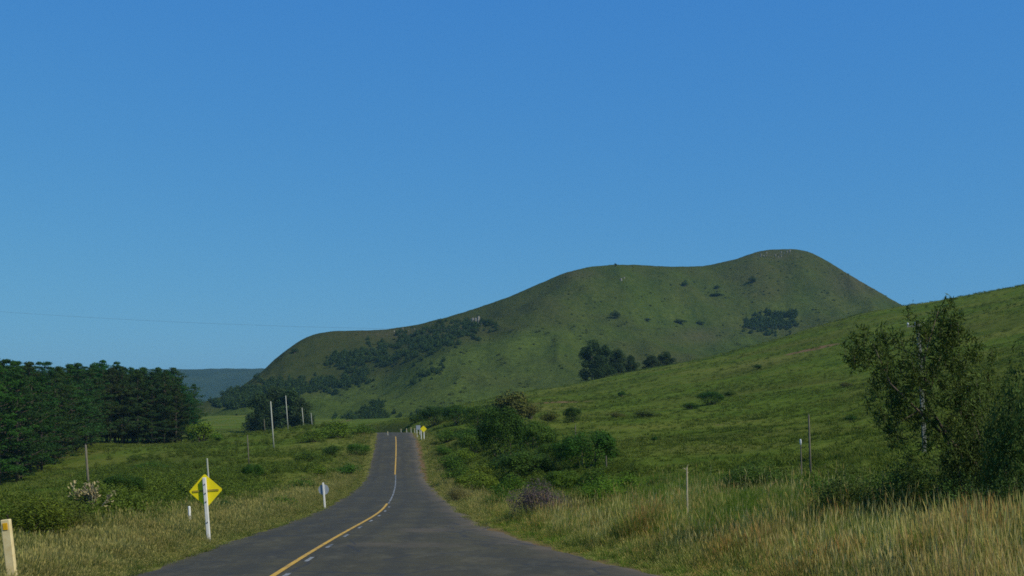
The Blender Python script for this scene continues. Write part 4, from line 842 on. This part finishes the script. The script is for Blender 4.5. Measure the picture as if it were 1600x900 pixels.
# dry flower stalk in the tall grass
o, h = stake(1075, 730, 800, 36, .055, M['dead_wood'], 'dry_stalk', 'thin pale dry stalk standing up out of the tall grass', 'stalk', 1, n=6)
mb = MB(); mb.tube([(0, 0, h-.10), (-.10, 0, h-.02), (-.14, 0, h-.05)], [.012, .01, .004], 5); mb.tube([(0, 0, h-.04), (.03, 0, h+.06), (0.05, 0, h+.08)], [.012, .009, .003], 5); mb.tube([(0, 0, h-.2), (.07, 0, h-.14)], [.01, .003], 5); mb.build('twig', M['dead_wood'], o)
# concrete power pole behind the leaning tree, its partner out of view and the wire between them
def power_pole(px, py0, d, label, tilt):
    x = (px-PX0)/F*d; z = float(ground_z(x, d)[0]); h = CZ+(PY0-py0)/F*d-z; o = empty('power_pole', (x, d, z), label, 'power pole', 'power poles', lean(tilt))
    MB().box((-.12, -.09, -.6), (.12, .09, h), .025).build('shaft', M['concrete'], o)
    ca_ = MB().box((-.75, -.16, h-.18), (.35, -.092, h-.08)).build('crossarm', M['concrete'], o)
    for xx in (-.68, -.22, .28): MB().tube([(xx, -.126, h-.079), (xx, -.126, h+.02), (xx, -.126, h+.06), (xx, -.126, h+.11)], [.03, .06, .055, .02], 10).build('insulator', M['glass'], ca_)
    return Vector((x, d-.1, z+h+.1))
pa = power_pole(1445, 506, 72, 'lichened concrete power pole behind the leaning tree', 3.0)
pb = power_pole(-190, 474, 84, 'concrete power pole standing left of the picture', 0)
mb = MB(); pts = []
for k in range(41):
    t = k/40; q = pb.lerp(pa, t); q.z -= 1.35*4*t*(1-t)*0.85; pts.append(q)
mb.tube([q-pa for q in pts], [.0045]*41, 5); wire = mb.build('overhead_wire', M['wire'], None, pa, True); tag(wire, 'thin overhead wire crossing the sky above the road', 'wire')

# pale rocks at the summit and in the upper woodland
def rocks(name, cx, cy, sx, sy, n, size, label, seed):
    rg = random.Random(seed); x0, y0, z0 = hill_hit(cx, cy); o = empty(name, (x0, y0, z0), label, 'rocks', 'rock outcrops on the far hill')
    for k in range(n):
        x, y, z = hill_hit(cx+rg.uniform(-sx, sx), cy+rg.uniform(-sy, sy)); s = size*rg.uniform(.6, 1.3); mb = MB()
        ring = lambda zz, r: [(math.cos(a*math.pi/3.5)*r*rg.uniform(.7, 1.2), math.sin(a*math.pi/3.5)*r*rg.uniform(.7, 1.2), zz) for a in range(7)]
        mb.add(ring(-.5*s, s*.6)+ring(.5*s, s*.55)+ring(1.1*s, s*.3), [(i*7+a, i*7+(a+1) % 7, (i+1)*7+(a+1) % 7, (i+1)*7+a) for i in range(2) for a in range(7)]+[tuple(14+a for a in range(7))])
        mb.build('rock', M['rock'], o, (x-x0, y-y0, z-z0))
rocks('rock_outcrop', 1208, 399, 26, 5, 14, 1.3, 'pale rocks under the rounded summit of the far hill', 1)
rocks('rock_outcrop', 742, 505, 9, 5, 9, 2.2, 'pale rock face in the upper woodland belt', 2)
rocks('rock_outcrop', 970, 439, 6, 3, 4, 1.6, 'small pale rocks below the flat hilltop', 3)
rocks('rock_outcrop', 650, 517, 40, 3, 8, 0.9, 'scattered pale rocks along the left rim of the far hill', 4)

# ------------------------------------------------------------------ air
HB = MB().box((-9200, -9200, min(-70.0, float(gz.min())-1)), (9200, 9200, max(235.0, float(gz.max())+5))); hz = HB.mesh('haze'); hm_ = bpy.data.materials.new('haze'); hm_.use_nodes = True; t = hm_.node_tree; t.nodes.clear()
pv = t.nodes.new('ShaderNodeVolumePrincipled'); pv.inputs['Color'].default_value = (0.28, 0.58, 0.76, 1); pv.inputs['Density'].default_value = 0.00009; pv.inputs['Anisotropy'].default_value = 0.0
ov_ = t.nodes.new('ShaderNodeOutputMaterial'); t.links.new(pv.outputs[0], ov_.inputs['Volume']); ho = link('haze', hz, hm_); tag(ho, 'thin blue haze softening the far hills', 'haze', kind='stuff')
